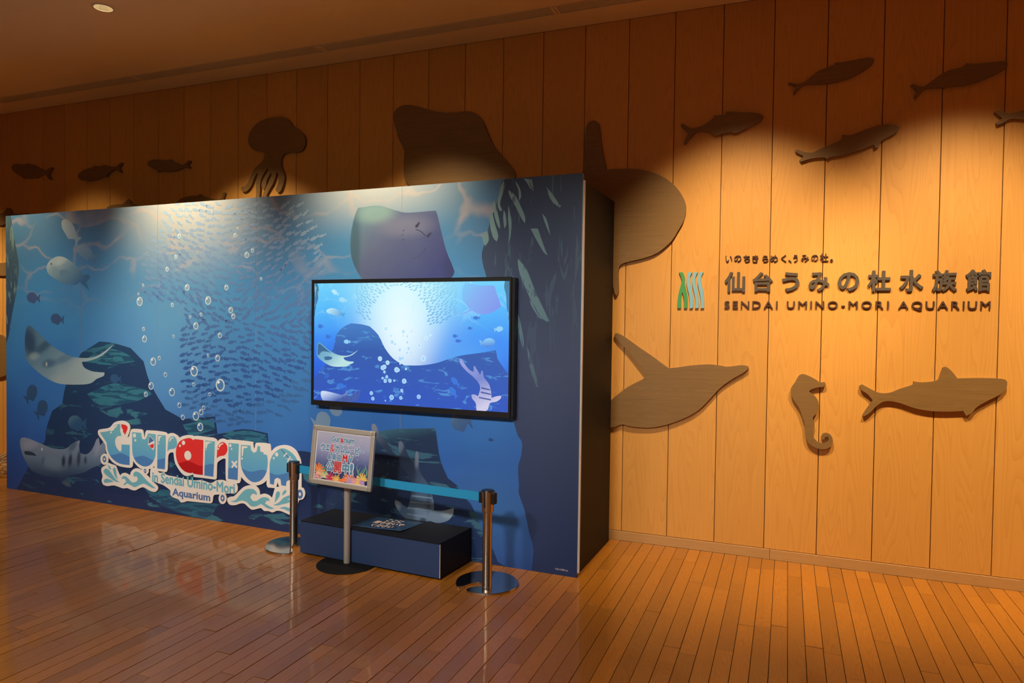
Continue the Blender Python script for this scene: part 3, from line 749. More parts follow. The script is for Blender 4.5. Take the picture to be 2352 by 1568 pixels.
# pale fish
bigfish = smooth_outline(pz(0, 400, 3.336)([(355,715),(375,670),(430,632),(490,635),(560,680),(610,730),(640,770),(680,762),(690,790),(662,830),(684,888),(640,852),(610,822),(580,846),(490,842),(470,825),(420,800),(370,760)]), 3)
fu, fv = on_panel(150, 620)
M['pale_fish'] = print_grad('pale_fish_print', (fu - 0.03, fv + 0.14), (fu + 0.1, fv - 0.16), [(0, c_((150, 170, 182))), (0.45, c_((98, 134, 156))), (1, c_((48, 94, 140)))], wobble=0.2, blobs=[(*on_panel(140, 598), 0.14, 0.05, 0.3, c_((164, 182, 188)), 0.7), (*on_panel(125, 622), 0.09, 0.07, 0, c_((96, 130, 146)), 0.5), (*on_panel(198, 648), 0.05, 0.10, 0, c_((60, 100, 136)), 0.9)])
art('fish_print', [bigfish], 5, M['pale_fish'])
art('fish_gill_print', [smooth_outline(pz(0, 400, 3.336)([(455,745),(480,730),(545,752),(520,775),(470,790)]), 3)], 6, mat('gill_ink', c_((88, 122, 150)), 0.45))
art('fish_eye_print', [ellipse(*on_panel(118, 606), 0.012, 0.012, 12)], 6, mat('eye_ink', c_((92, 112, 118)), 0.45))
M['pale_fish2'] = print_grad('pale_fish_small_print', (-4.4, 2.35), (-4.25, 1.95), [(0, c_((150, 170, 182))), (1, c_((78, 120, 158)))], wobble=0.3)
art('fish_print', [fish_px(162, 532, 54, 34, -42)], 5, M['pale_fish2'])
art('fish_print', [fish_px(200, 582, 52, 32, -24)], 5, M['pale_fish2'])
M['dark_fish'] = print_grad('dim_fish_print', (-5, 1.8), (-4.6, 0.5), [(0, c_((62, 84, 128))), (1, c_((38, 74, 112)))], wobble=0.5, wscale=9)
for a in [(77, 684, 32, 26, -4), (132, 733, 32, 26, -4), (266, 870, 26, 22, 0), (71, 905, 34, 36, 40, -1), (95, 940, 34, 36, 42, -1)]:
    art('fish_print', [fish_px(*a)], 5, M['dark_fish'])
M['teal_fish'] = print_grad('teal_fish_print', (-4.5, 0.75), (-4.4, 0.6), [(0, c_((90, 130, 146))), (1, c_((40, 76, 112)))], wobble=0.2)
art('fish_print', [fish_px(178, 972, 44, 36, 0)], 5, M['teal_fish'])
M['slate_fish'] = print_grad('slate_fish_print', (-0.9, 0.95), (-0.7, 0.75), [(0, c_((104, 132, 160))), (0.4, c_((64, 96, 136))), (1, c_((40, 70, 120)))], wobble=0.2)
art('fish_print', [fish_px(1060, 968, 50, 48, 8, 1)], 5, M['slate_fish'])
art('fish_print', [fish_px(768, 935, 40, 34, 150)], 5, M['slate_fish'])
art('fish_print', [fish_px(738, 968, 44, 44, 20, -1)], 5, M['slate_fish'])
art('fish_print', [fish_px(1128, 1010, 12, 8, 0)], 5, M['slate_fish'])

# ray
ray_px = [(64,748),(72,749),(90,766),(111,787),(132,802),(156,815),(180,821),(210,821),(234,811),(264,788),(237,815),(210,827),(188,831),(194,844),(214,853),(240,855),(238,863),(222,870),(208,880),(182,883),(137,881),(107,868),(85,852),(65,832),(58,816),(57,778),(60,757)]
ray_pts = smooth_outline(P(ray_px), 3)
ru, rv = on_panel(120, 820)
pb = lambda x, y, rx, ry, an, c, amt: (*on_panel(x, y), rx, ry, math.radians(an), c_(c), amt)
M['ray'] = print_grad('ray_print', (ru - 0.25, rv + 0.25), (ru + 0.05, rv - 0.22), [(0, c_((72, 104, 128))), (0.45, c_((84, 120, 146))), (0.8, c_((112, 142, 160))), (1, c_((142, 164, 172)))], wobble=0.2,
    blobs=[pb(68, 785, 0.13, 0.20, 20, (44, 68, 100), 0.95), pb(100, 796, 0.20, 0.06, 28, (48, 76, 106), 0.8), pb(78, 818, 0.10, 0.05, 10, (138, 160, 164), 0.6), pb(112, 834, 0.13, 0.055, 8, (58, 90, 124), 0.85), pb(150, 822, 0.26, 0.05, 18, (70, 106, 138), 0.6), pb(225, 862, 0.14, 0.05, 0, (150, 170, 176), 0.6)])
art('ray_print', [ray_pts], 5, M['ray'])
art('ray_eye_print', [ellipse(*on_panel(107, 836), 0.012, 0.02, 12)], 7, mat('ray_eye_ink', c_((150, 166, 168)), 0.4))

# striped shark resting on the reef
sz = pz(0, 940, 7.127)
sharkL_px = [(350,470),(420,460),(560,510),(720,580),(860,635),(1000,650),(1090,635),(1180,560),(1280,510),(1310,515),(1296,600),(1310,710),(1400,735),(1480,690),(1540,590),(1580,490),(1620,465),(1640,590),(1700,520),(1740,600),(1700,800),(1640,900),(1500,960),(1350,1040),(1100,1090),(1080,1130),(1150,1210),(1190,1280),(1080,1250),(950,1150),(900,1115),(700,1080),(520,1000),(430,860),(370,740),(335,600),(330,520)]
sharkL = smooth_outline(sz(sharkL_px), 3)
su, sv = on_panel(120, 1045)
sb_ = lambda x, y, rx, ry, an, c, amt: pb(x / 7.127, 940 + y / 7.127, rx, ry, an, c, amt)
M['sharkL'] = print_grad('shark_print', (su, sv + 0.15), (su + 0.03, sv - 0.20), [(0, c_((120, 132, 154))), (0.45, c_((94, 114, 138))), (0.78, c_((58, 80, 108))), (1, c_((34, 54, 86)))], wobble=0.10,
    blobs=[sb_(480, 580, 0.16, 0.06, 14, (136, 144, 166), 0.6), sb_(880, 880, 0.22, 0.09, 0, (108, 130, 148), 0.5), sb_(1040, 850, 0.035, 0.075, -8, (30, 42, 62), 0.9), sb_(1150, 830, 0.035, 0.085, -10, (30, 42, 62), 0.9), sb_(1290, 800, 0.035, 0.10, -8, (30, 42, 62), 0.8), sb_(1400, 830, 0.028, 0.05, -5, (40, 54, 78), 0.8), sb_(1190, 600, 0.10, 0.05, 40, (58, 84, 106), 0.8), sb_(700, 850, 0.03, 0.07, -20, (56, 76, 98), 0.6), sb_(1600, 620, 0.05, 0.12, -20, (124, 134, 156), 0.6), sb_(1080, 1230, 0.1, 0.06, 20, (76, 98, 112), 0.6)])
art('shark_print', [sharkL], 5, M['sharkL'])
M['stripe'] = mat('stripe_ink', c_((40, 54, 76)), 0.45)
art('shark_mouth_print', [smooth_outline(sz([(395,688),(440,678),(520,696),(575,730),(598,765),(540,752),(470,748),(410,735)]), 3)], 6, M['stripe'])
art('shark_eye_print', [ellipse(*on_panel(96.5, 1031.5), 0.011, 0.014, 12)], 6, mat('shark_eye_ink', c_((170, 178, 186)), 0.4))

# striped shark swimming down beside the plinth
sharkR_px = [(854,974),(863,975),(876,1002),(891,1019),(905,1040),(918,1050),(915,1020),(917,1013),(925,1016),(941,1051),(950,1063),(952.5,1057),(955,1038),(958,1036),(962,1042),(964,1081),(985,1113),(991,1128),(996.5,1157),(996.5,1172),(1020,1172),(1042,1166),(1041,1180),(1029,1195),(1005,1201),(988,1196),(970,1199),(950,1196),(930.5,1189),(917,1176),(907,1157),(908.5,1148),(920,1153),(936,1167),(942,1145),(946.7,1116),(938,1092.5),(917,1063),(888,1037),(864.5,1007),(854,987)]
sharkR = smooth_outline(P(sharkR_px), 3)
M['sharkR'] = print_grad('diving_shark_print', (-1.4, 0.85), (-0.95, 0.3), [(0, c_((92, 106, 128))), (0.25, c_((44, 58, 82))), (0.6, c_((44, 60, 88))), (0.85, c_((64, 86, 114))), (1, c_((98, 118, 142)))], wobble=0.15,
    blobs=[pb(858, 982, 0.06, 0.12, -20, (124, 132, 148), 0.8), pb(920, 1022, 0.04, 0.10, -20, (104, 118, 138), 0.7), pb(957, 1050, 0.03, 0.10, 0, (112, 126, 144), 0.8), pb(1035, 1175, 0.10, 0.06, 20, (140, 158, 176), 0.8), pb(911, 1156, 0.05, 0.07, 0, (126, 146, 166), 0.8), pb(985, 1150, 0.03, 0.12, -5, (44, 60, 86), 0.7), pb(972, 1195, 0.04, 0.03, 0, (34, 46, 66), 0.8), pb(960, 1165, 0.10, 0.06, 0, (92, 114, 138), 0.5)])
art('shark_print', [sharkR], 5, M['sharkR'])
M['stripe_l'] = mat('stripe_light_ink', c_((100, 122, 146)), 0.45)
art('shark_stripes_print', [smooth_outline(P(q), 3) for q in ([(946,1136),(992,1142),(992,1145),(946,1140)], [(942,1150),(994,1156),(994,1159),(942,1154)], [(936,1164),(994,1170),(993,1174),(936,1168)], [(936,1178),(984,1186),(980,1189),(938,1182)])], 6, M['stripe_l'])

# big ray seen from below near the surface (its lower half lies behind the screen)
rayT_px = [(820,482),(835,476),(870,472),(905,482),(930,488),(960,487),(995,484),(1003,488),(1012,525),(1025,575),(1040,612),(1043,628),(1028,645),(985,672),(930,690),(875,680),(845,655),(826,632),(812,605),(805,575),(807,530)]
rayT = smooth_outline(P(rayT_px), 3)
M['rayT'] = print_grad('belly_ray_print', (-1.55, 2.3), (-1.0, 1.8), [(0, c_((92, 122, 142))), (0.4, c_((80, 92, 126))), (1, c_((56, 64, 116)))], wobble=0.2, blobs=[pb(815, 560, 0.07, 0.42, 0, (52, 84, 104), 0.75), pb(862, 490, 0.22, 0.10, 0, (116, 148, 150), 0.7), pb(930, 520, 0.30, 0.10, 0, (112, 116, 142), 0.5), pb(1040, 620, 0.10, 0.16, 10, (48, 54, 98), 0.7)])
art('belly_ray_print', [rayT], 5, M['rayT'])
M['ray_line'] = mat('ray_line_ink', c_((42, 48, 78)), 0.45)
zz = pz(900, 380, 3.7327)
art('belly_ray_marks_print', [smooth_outline(zz(q), 2) for q in ([(200,515),(235,482),(242,490),(222,530),(204,532)], [(205,545),(250,560),(295,605),(290,608),(245,566),(204,552)], [(300,600),(320,580),(340,572),(338,588),(312,618),(300,615)])], 6, M['ray_line'])
art('belly_ray_marks_print', [smooth_outline(zz(q), 2) for q in [[(x, y), (x + 22, y - 12), (x + 24, y - 9), (x + 4, y + 4)] for x, y in [(80,600),(84,640),(90,560),(180,800),(215,785),(240,765),(262,740),(275,715)]]], 6, M['ray_line'])

# shoal of small fish
rs = random.Random(5)
def small_fish(u, v, ln, a):
    b = [(-0.5, 0.0), (-0.3, 0.13), (0.0, 0.15), (0.25, 0.05), (0.5, 0.16), (0.44, 0.0), (0.5, -0.16), (0.25, -0.05), (0.0, -0.15), (-0.3, -0.13)]
    c, s = math.cos(a), math.sin(a)
    return [(u + ln * (x * c - y * s), v + ln * (x * s + y * c)) for x, y in b]
shoal = []; far = []; pts_s = []
cu, cv_ = on_panel(560, 640)
tries = 0
while len(pts_s) < 560 and tries < 30000:
    tries += 1
    x, y = rs.uniform(262, 745), rs.uniform(468, 985)
    dx, dy = (x - 545) / 205.0, (y - 690) / 260.0
    rr = math.hypot(dx, dy)
    if y > 690 and x < 420: continue
    if rr > 1.0 + 0.12 * rs.random(): continue
    if rr < 0.62 and rs.random() > 0.55: continue
    if x < 300 and rs.random() > 0.3: continue
    u, v = on_panel(x, y)
    if any(abs(u - a) < 0.062 and abs(v - b) < 0.036 for a, b in pts_s): continue
    pts_s.append((u, v))
    th = math.atan2(dy, dx)
    ang = math.pi / 2 - th + rs.gauss(0, 0.22)       # swim round the middle of the shoal
    ang = 0.55 * math.sin(ang) * (1 if dy < 0.2 else -0.6) + rs.gauss(0, 0.16)
    (shoal if rr < 0.95 else far).append(small_fish(u, v, rs.uniform(0.066, 0.098), ang))
M['shoal'] = print_grad('shoal_print', (-3.2, 2.3), (-3.2, 0.7), [(0, c_((126, 150, 180))), (0.35, c_((82, 116, 164))), (0.7, c_((46, 82, 142))), (1, c_((38, 74, 126)))])
M['shoal_far'] = print_grad('shoal_far_print', (-3.2, 2.3), (-3.2, 0.7), [(0, c_((132, 158, 184))), (0.5, c_((66, 108, 160))), (1, c_((44, 84, 136)))])
art('shoal_print', shoal, 5, M['shoal'], 'stuff'); art('shoal_edge_print', far, 5, M['shoal_far'], 'stuff')
# rising bubbles
ring = lambda x, y, r: (on_panel(x, y), r)
bub_o = []; bub_i = []; bub_h = []
for x, y, r in [(321,692,.034),(329,655,.012),(318,675,.010),(384,618,.018),(396,700,.016),(330,755,.016),(332,778,.026),(450,748,.026),(462,722,.014),(437,728,.012),(530,712,.022),(536,726,.02),(399,772,.012),(446,852,.038),(500,822,.024),(478,816,.012),(506,884,.044),(482,905,.014),(450,955,.032),(462,946,.022),(347,886,.028),(335,905,.02),(468,936,.016),(352,830,.03),(366,822,.016),(460,980,.03),(420,958,.02),(445,882,.014),(567,585,.022),(580,575,.016),(412,542,.018),(540,540,.016),(546,524,.010),(600,640,.012),(404,590,.016),(520,660,.02),(430,660,.024),(478,690,.03),(380,860,.018),(395,900,.03),(412,930,.02),(505,770,.02)]:
    u, v = on_panel(x, y)
    bub_o.append(ellipse(u, v, r, r * 1.08, 18)); bub_i.append(ellipse(u, v, r * 0.74, r * 0.84, 18))
    bub_h.append(ellipse(u - r * 0.35, v + r * 0.45, r * 0.28, r * 0.2, 10, 0.6))
art('bubble_rim_print', bub_o, 7, mat('bubble_rim_ink', c_((176, 194, 202)), 0.4), 'stuff')
art('bubble_print', bub_i, 8, print_grad('bubble_ink', (-3.6, 2.0), (-3.4, 0.8), [(0, c_((126, 160, 184))), (1, c_((58, 104, 156)))]), 'stuff')
art('bubble_glint_print', bub_h, 9, mat('bubble_glint_ink', c_((224, 228, 226)), 0.4), 'stuff')
# credit line
M['credit'] = mat('credit_ink', (0.65, 0.65, 0.65), 0.5)
u0, v0 = on_panel(1275, 1310); u1, v1 = on_panel(1305, 1303)
letters('credit_line', '© 2016 COVER Corp.', (u0, u1, v0 + 0.004, v0 + 0.017), -0.0006, M['credit'], pan)

# ------------------------------------------------------------------ wordmark sign on the display wall
sign = empty('wordmark_sign', PAN_O, PAN_ANG)
tag(sign, 'white-edged cutout sign reading Gurarium in Sendai Umino-Mori Aquarium on the display wall', 'sign')
LA = zoomed(200, 940, 6.532, on_panel, 0.012)
LB = zoomed(430, 960, 6.5333, on_panel, 0.012)
M['sign_white'] = mat('sign_white', (0.80, 0.76, 0.72), 0.45)
def sign_ink(name, top, bot, low):
    """printed letter ink: upper gradient and a darker wavy band below"""
    mt, nt, b = nodes(name)
    tc, fac = linear_fac(nt, (0, 0.60), (0, 0.34))
    r = ramp(nt, [(0, top), (1, bot)]); L(nt, fac, r.inputs['Fac'])
    sx = N(nt, 'ShaderNodeSeparateXYZ'); L(nt, tc.outputs['Object'], sx.inputs[0])
    m1 = N(nt, 'ShaderNodeMath', operation='MULTIPLY'); m1.inputs[1].default_value = 26.0; L(nt, sx.outputs['X'], m1.inputs[0])
    sn = N(nt, 'ShaderNodeMath', operation='SINE'); L(nt, m1.outputs[0], sn.inputs[0])
    w = N(nt, 'ShaderNodeMath', operation='MULTIPLY_ADD'); w.inputs[1].default_value = 0.012; w.inputs[2].default_value = 0.418; L(nt, sn.outputs[0], w.inputs[0])
    lt = N(nt, 'ShaderNodeMath', operation='LESS_THAN'); L(nt, sx.outputs['Z'], lt.inputs[0]); L(nt, w.outputs[0], lt.inputs[1])
    mx = N(nt, 'ShaderNodeMix', data_type='RGBA'); mx.inputs[7].default_value = (*low, 1)
    L(nt, lt.outputs[0], mx.inputs[0]); L(nt, r.outputs['Color'], mx.inputs[6])
    set_col(nt, b, mx.outputs[2], 0)
    return mt
M['sg_blue'] = sign_ink('sign_blue_ink', c_((98, 158, 174)), c_((74, 138, 190)), c_((66, 112, 168)))
M['sg_red'] = sign_ink('sign_red_ink', c_((196, 46, 46)), c_((196, 46, 46)), c_((160, 22, 28)))
M['sg_teal'] = mat('sign_teal_ink', c_((96, 158, 176)), 0.45)
M['sg_navy'] = mat('sign_navy_ink', c_((64, 100, 150)), 0.45)
main_back = LA([(160,345),(180,302),(330,275),(400,200),(480,172),(560,178),(620,220),(642,275),(632,340),(603,420),(630,400),(645,335),(662,300),(700,293),(800,300),(835,320),(853,400),(860,435),(868,400),(872,345),(890,315),(1030,322),(1170,345),(1200,372),(1240,358),(1290,360),(1350,395),(1378,428),(1430,400),(1500,385),(1560,390),(1600,402),(1640,397),(1829,420)]) + \
    LB([(380,295),(430,320),(452,360),(480,322),(530,308),(580,325),(602,342),(640,322),(960,355),(985,380),(995,440),(1004,465),(1012,440),(1020,385),(1060,368),(1220,385),(1250,420),(1256,500),(1330,432),(1430,405),(1530,420),(1620,480),(1680,580),(1710,700),(1712,1060),(1540,1050),(1390,1045),(1365,1000),(1352,955),(1345,1000),(1320,1052),(1210,1040),(1190,1000),(1190,930),(1150,970),(1080,1003),(1000,1012),(920,985),(850,930),(806,880),(800,940),(775,975),(700,970),(612,950),(577,905),(575,612),(540,608),(482,640),(447,690),(440,890),(418,922),(250,900),(95,882)]) + \
    LA([(1590,975),(1500,1000),(1430,970),(1360,880),(1312,780),(1295,650),(1250,648),(1216,700),(1207,900),(1180,940),(1050,920),(1022,885),(1004,850),(955,888),(860,902),(790,880),(725,820),(690,772),(682,850),(640,876),(480,850),(370,780),(300,680),(275,580),(265,520),(172,390)])
txt_back = LA([(945,920),(965,882),(1000,872),(1040,905),(1075,950),(1110,950),(1150,940),(1185,985),(1300,1010),(1380,1030),(1500,1055),(1600,1065),(1700,1070)]) + \
    LB([(0,935),(100,940),(190,930),(260,950),(330,975),(390,960),(430,935),(520,930),(600,955),(680,950),(735,970),(755,1040),(745,1100),(700,1130),(600,1130),(480,1145),(410,1150),(388,1180),(380,1240),(355,1275),(260,1270),(0,1245)]) + \
    LA([(1480,1385),(1410,1395),(1370,1350),(1290,1320),(1245,1280),(1250,1215),(1150,1140),(1060,1105),(960,1070),(945,1010)])
wl_back = LA([(215,880),(250,850),(285,830),(300,800),(370,825),(430,845),(460,940),(490,1000),(520,962),(570,955),(640,995),(660,930),(720,885),(800,900),(870,960),(960,1060),(1050,1150),(1062,1195),(1020,1238),(940,1220),(850,1170),(790,1180),(720,1215),(660,1205),(600,1180),(540,1185),(480,1165),(400,1140),(300,1150),(240,1130),(215,1070),(230,1000),(210,930)])
wr_back = LB([(600,1250),(600,1200),(640,1180),(700,1170),(780,1090),(850,1030),(940,1005),(1030,1020),(1080,1090),(1085,1150),(1150,1135),(1220,1160),(1265,1205),(1290,1130),(1310,1060),(1350,1030),(1540,1030),(1710,1040),(1755,1085),(1766,1150),(1735,1215),(1680,1232),(1655,1300),(1610,1440),(1560,1460),(1420,1400),(1340,1390),(1280,1415),(1220,1395),(1150,1390),(1100,1350),(980,1375),(920,1340),(860,1285),(800,1280),(720,1305),(640,1300)])
bubA = LA([(258 + 60 * math.cos(i * 0.314), 748 + 84 * math.sin(i * 0.314)) for i in range(20)])
bubB = LB([(528 + 60 * math.cos(i * 0.314), 1205 + 85 * math.sin(i * 0.314)) for i in range(20)])
bubC = LA([(868 + 55 * math.cos(i * 0.314), 925 + 55 * math.sin(i * 0.314)) for i in range(20)])
so = lambda p: smooth_outline(p, 3, 50)
prism('wordmark_backing', [so(main_back)], -0.0110, -0.0042, M['sign_white'], sign)
prism('subtitle_backing', [so(txt_back)], -0.0108, -0.0042, M['sign_white'], sign)
prism('wave_backing', [so(wl_back)], -0.0106, -0.0042, M['sign_white'], sign)
prism('wave_backing', [so(wr_back)], -0.0106, -0.0042, M['sign_white'], sign)
for q in (bubA, bubB, bubC): prism('bubble_backing', [q], -0.0104, -0.0042, M['sign_white'], sign)
def ink(name, q, m, rank=0):
    return flat(name, q, -0.0112 - 0.0001 * rank, m, sign)
ink('letter_g', [so(LA([(190,345),(345,315),(400,245),(490,215),(500,260),(495,320),(510,370),(508,398),(460,402),(427,440),(420,500),(440,570),(480,620),(505,630),(515,600),(515,525),(640,530),(637,835),(540,825),(460,800),(380,740),(325,660),(300,580),(290,500),(260,450)]))], M['sg_blue'])
ink('letter_g_tip', [LA([(505,218),(570,230),(600,250),(608,275),(600,310),(575,370),(560,385),(557,350),(545,352),(535,335),(540,310),(525,290),(520,270),(512,262),(514,240)])], M['sg_red'])
ink('letter_u', [so(LA([(675,340),(810,350),(820,420),(840,445),(870,445),(900,400),(910,358),(1030,372),(1028,640),(1010,740),(960,820),(890,855),(820,845),(740,790),(690,700),(675,600)]))], M['sg_blue'])
ink('letter_r', [LA([(1055,378),(1180,390),(1178,640),(1165,900),(1050,885)]), so(LA([(1205,630),(1215,480),(1240,420),(1290,400),(1330,430),(1350,500),(1340,560),(1300,590),(1240,600)]))], M['sg_blue'])
ink('letter_a', [so(LA([(1500,430),(1560,435),(1595,465),(1612,445),(1745,460),(1735,985),(1600,965),(1585,945),(1540,955),(1450,920),(1380,840),(1340,740),(1330,640),(1350,540),(1400,470)]))], M['sg_red'])
ink('letter_r', [LB([(270,335),(415,350),(405,620),(390,880),(255,860)])], M['sg_blue'])
ink('letter_r_drop', [so(LB([(440,600),(455,440),(480,385),(530,358),(580,385),(603,450),(590,520),(550,560),(490,570)]))], M['sg_red'])
ink('letter_i', [LB([(620,370),(775,385),(755,930),(610,910)])], M['sg_blue'])
ink('letter_u', [so(LB([(805,400),(950,410),(960,480),(1000,520),(1040,500),(1055,415),(1095,425),(1095,500),(1145,515),(1145,540),(1190,550),(1205,590),(1205,720),(1180,830),(1120,920),(1040,960),(960,950),(880,880),(820,770),(800,650)]))], M['sg_blue'])
ink('letter_m', [so(LB([(1240,985),(1235,720),(1250,620),(1300,530),(1390,460),(1470,460),(1570,520),(1640,610),(1665,720),(1665,1035),(1580,1028),(1570,950),(1530,930),(1490,950),(1480,1018),(1410,1008),(1400,920),(1350,895),(1310,920),(1300,1000)]))], M['sg_blue'])
ink('letter_a_eye', [ellipse(*LA([(1510, 690)])[0], 0.036, 0.036, 22)], M['sign_white'], 1)
ink('badge', [LA([(935,385),(1010,470),(1008,570),(990,612),(912,525)])], M['sign_white'], 1)
ink('badge_top', [LA([(936,398),(1003,470),(985,478),(920,515)])], M['sg_navy'], 2)
ink('badge_mouth', [LA([(930,535),(945,525),(950,540),(960,515),(970,532),(978,510),(988,525),(1000,500),(1000,560),(985,585),(960,575)])], M['sg_red'], 2)
ink('cross', [LB([(672,635),(705,668),(738,635),(752,652),(728,690),(752,735),(738,752),(705,715),(675,752),(660,735),(686,690),(662,655)])], M['sign_white'], 1)
gl = []
for q in ([(345,318),(365,270),(440,235),(455,245),(420,275),(385,320),(360,325)],): gl.append(LA(q))
for x, y, a, b_ in [(358,345,12,15),(710,390,24,32),(723,462,15,19),(1445,500,26,34),(1393,545,15,19),(1072,512,9,11),(1787,600,8,8)]:
    gl.append(LA([(x + a * math.cos(i * 0.449), y + b_ * math.sin(i * 0.449)) for i in range(14)]))
gl.append(LA([(1065,400),(1120,398),(1122,408),(1095,420),(1082,480),(1068,485)])); gl.append(LA([(1230,480),(1245,430),(1290,415),(1300,428),(1265,440),(1245,480)]))
for x, y, a, b_ in [(645,410,19,24),(664,462,12,14),(1342,545,25,32),(1298,600,14,17),(822,606,13,17),(358,365,8,10),(466,460,12,14)]:
    gl.append(LB([(x + a * math.cos(i * 0.449), y + b_ * math.sin(i * 0.449)) for i in range(14)]))
gl.append(LB([(272,352),(340,352),(340,375),(305,390),(290,450),(272,452)])); gl.append(LB([(468,430),(480,395),(530,372),(545,385),(505,405),(485,440)])); gl.append(LB([(818,418),(905,425),(900,445),(845,450),(832,570),(818,570)]))
for q in ([(1440,570),(1490,515),(1502,525),(1452,582)], [(1485,610),(1500,603),(1580,612),(1575,630)], [(1495,652),(1540,568),(1555,578),(1512,662)], [(1560,705),(1590,648),(1605,655),(1580,712)]): gl.append(LB(q))
ink('glints', gl, M['sign_white'], 2)
ink('stitch_line', [LB([(1405,470),(1420,465),(1600,690),(1590,700)])], M['sg_navy'], 1)
# subtitle
tl = LA([(975, 1035)])[0]; tr = LB([(715, 1092)])[0]
letters('subtitle_line', 'in Sendai Umino-Mori', (tl[0], tr[0], 0.234, 0.316), -0.0114, M['sg_teal'], sign, bold=0.030, shear=-0.012)
tl = LA([(1275, 1265)])[0]; tr = LB([(345, 1230)])[0]
letters('subtitle_line', 'Aquarium', (tl[0], tr[0], 0.132, 0.208), -0.0114, M['sg_navy'], sign, bold=0.030, shear=-0.012)
# waves and drops
ink('wave_shape', [so(LA([(510,1040),(540,1000),(590,1010),(640,1060),(680,1095),(740,1080),(760,1040),(740,1000),(700,1010),(690,960),(730,930),(800,960),(880,1050),(1030,1185),(960,1170),(860,1115),(790,1130),(720,1165),(660,1140),(600,1110),(570,1132),(535,1130),(585,1085),(565,1040)]))], M['sg_teal'])
ink('wave_shape', [so(LB([(640,1245),(720,1230),(790,1150),(860,1080),(930,1060),(1000,1070),(1045,1120),(1040,1160),(1000,1132),(962,1150),(945,1190),(980,1240),(1040,1240),(1100,1200),(1160,1185),(1220,1200),(1240,1240),(1190,1238),(1165,1280),(1200,1300),(1250,1330),(1310,1355),(1240,1362),(1180,1340),(1110,1290),(1040,1320),(960,1322),(890,1258),(810,1236),(720,1262)]))], M['sg_teal'])
for q in ([(245,920),(270,890),(320,900),(380,980),(440,1060),(490,1090),(420,1080),(330,1020),(260,960)], [(385,890),(410,870),(430,900),(445,1000),(460,1060),(410,990)], [(245,1070),(280,1040),(340,1050),(400,1085),(330,1095),(260,1102)], [(310,830),(345,860),(360,910),(325,880)]):
    ink('drop', [so(LA(q))], M['sg_teal'])
for q in ([(1310,1270),(1330,1130),(1360,1095),(1390,1110),(1380,1180)], [(1420,1160),(1440,1100),(1480,1075),(1490,1100),(1460,1140)], [(1290,1305),(1380,1260),(1450,1190),(1560,1150),(1600,1160),(1500,1225),(1600,1215),(1610,1245),(1440,1290),(1350,1310)], [(1380,1350),(1450,1330),(1540,1350),(1590,1400),(1530,1400),(1450,1365)]):
    ink('drop', [so(LB(q))], M['sg_teal'])
for c, r in ((LA([(258, 745)])[0], 0.021), (LB([(528, 1200)])[0], 0.020), (LA([(868, 922)])[0], 0.014), (LB([(1690, 1140)])[0], 0.026)):
    ink('bubble', [ellipse(*c, r, r * 1.25)], M['sg_navy'], 0); ink('bubble_glint', [ellipse(*c, r * 0.4, r * 0.5)], M['sign_white'], 1)

# ------------------------------------------------------------------ television
tv = empty('television', PAN_O, PAN_ANG)
tag(tv, 'large black flat television showing a bright underwater scene on the display wall', 'television')
M['bezel'] = mat('tv_bezel', (0.012, 0.012, 0.012), 0.3)
M['bezel_rim'] = mat('tv_rim', (0.03, 0.03, 0.03), 0.25, 0.4)
TU0, TU1, TV0, TV1 = -1.890, -0.405, 0.935, 1.791
SR = (-1.873, -0.417, 0.969, 1.768)
D0 = -0.066
obj('cabinet', bevel(boxm('cabinet', TU0 + 0.004, TU1 + 0.02, -0.055, -0.006, TV0 + 0.004, TV1 - 0.002), 0.003), M['bezel'], tv)
for n_, b_ in (('bezel', (TU0, SR[0], TV0, TV1)), ('bezel', (SR[1], TU1, TV0, TV1)), ('bezel', (SR[0], SR[1], TV0, SR[2])), ('bezel', (SR[0], SR[1], SR[3], TV1))):
    obj(n_, boxm(n_, b_[0], b_[1], D0, -0.0545, b_[2], b_[3]), M['bezel'], tv)
obj('rim', boxm('rim', TU0, TU1, D0 - 0.0006, D0 + 0.003, TV1 - 0.002, TV1 + 0.002), M['bezel_rim'], tv)
EM = 1.0
c_ = s2l
M['tv_water'] = print_water('screen_water', SR,
    [(0.0, c_((30, 66, 190))), (0.3, c_((40, 104, 224))), (0.55, c_((56, 140, 244))), (0.8, c_((84, 188, 250))), (1.0, c_((110, 208, 250)))],
    [(-1.17, 1.80, 0.62, 0.85, c_((196, 246, 252)), 0.95), (-1.19, 1.45, 0.40, 0.62, c_((236, 252, 255)), 0.9), (-0.72, 1.25, 0.35, 0.3, c_((96, 184, 252)), 0.6)],
    c_((190, 240, 250)), (1.45, 1.75), emit=EM, vscale=5.2, caus_amt=0.6)
SY = -0.0585
flat('screen', [[(SR[0], SR[2]), (SR[1], SR[2]), (SR[1], SR[3]), (SR[0], SR[3])]], SY, M['tv_water'], tv)
def tvp(x, y): return on_panel(680 + x / 4.02, 600 + y / 4.02, 0.0585)
def scr(name, polys, rank, m, kind=None):
    polys = [clip(p, SR) for p in polys]
    return flat(name, [p for p in polys if len(p) > 2], SY - 0.0001 * rank, m, tv, kind)
TP = lambda pts: [tvp(x, y) for x, y in pts]
def remap(pts, a1, a2, b1, b2):
    """carry an outline from the wall print over to the screen: two matching points in each"""
    A1, A2 = on_panel(*a1), on_panel(*a2); B1, B2 = tvp(*b1), tvp(*b2)
    su = (B2[0] - B1[0]) / (A2[0] - A1[0]); sv = (B2[1] - B1[1]) / (A2[1] - A1[1])
    return [(B1[0] + (u - A1[0]) * su, B1[1] + (v - A1[1]) * sv) for u, v in pts]
def eg(name, p0, p1, stops, wob=0.15, ws=14.0): return print_grad(name, p0, p1, stops, emit=EM, wobble=wob, wscale=ws)
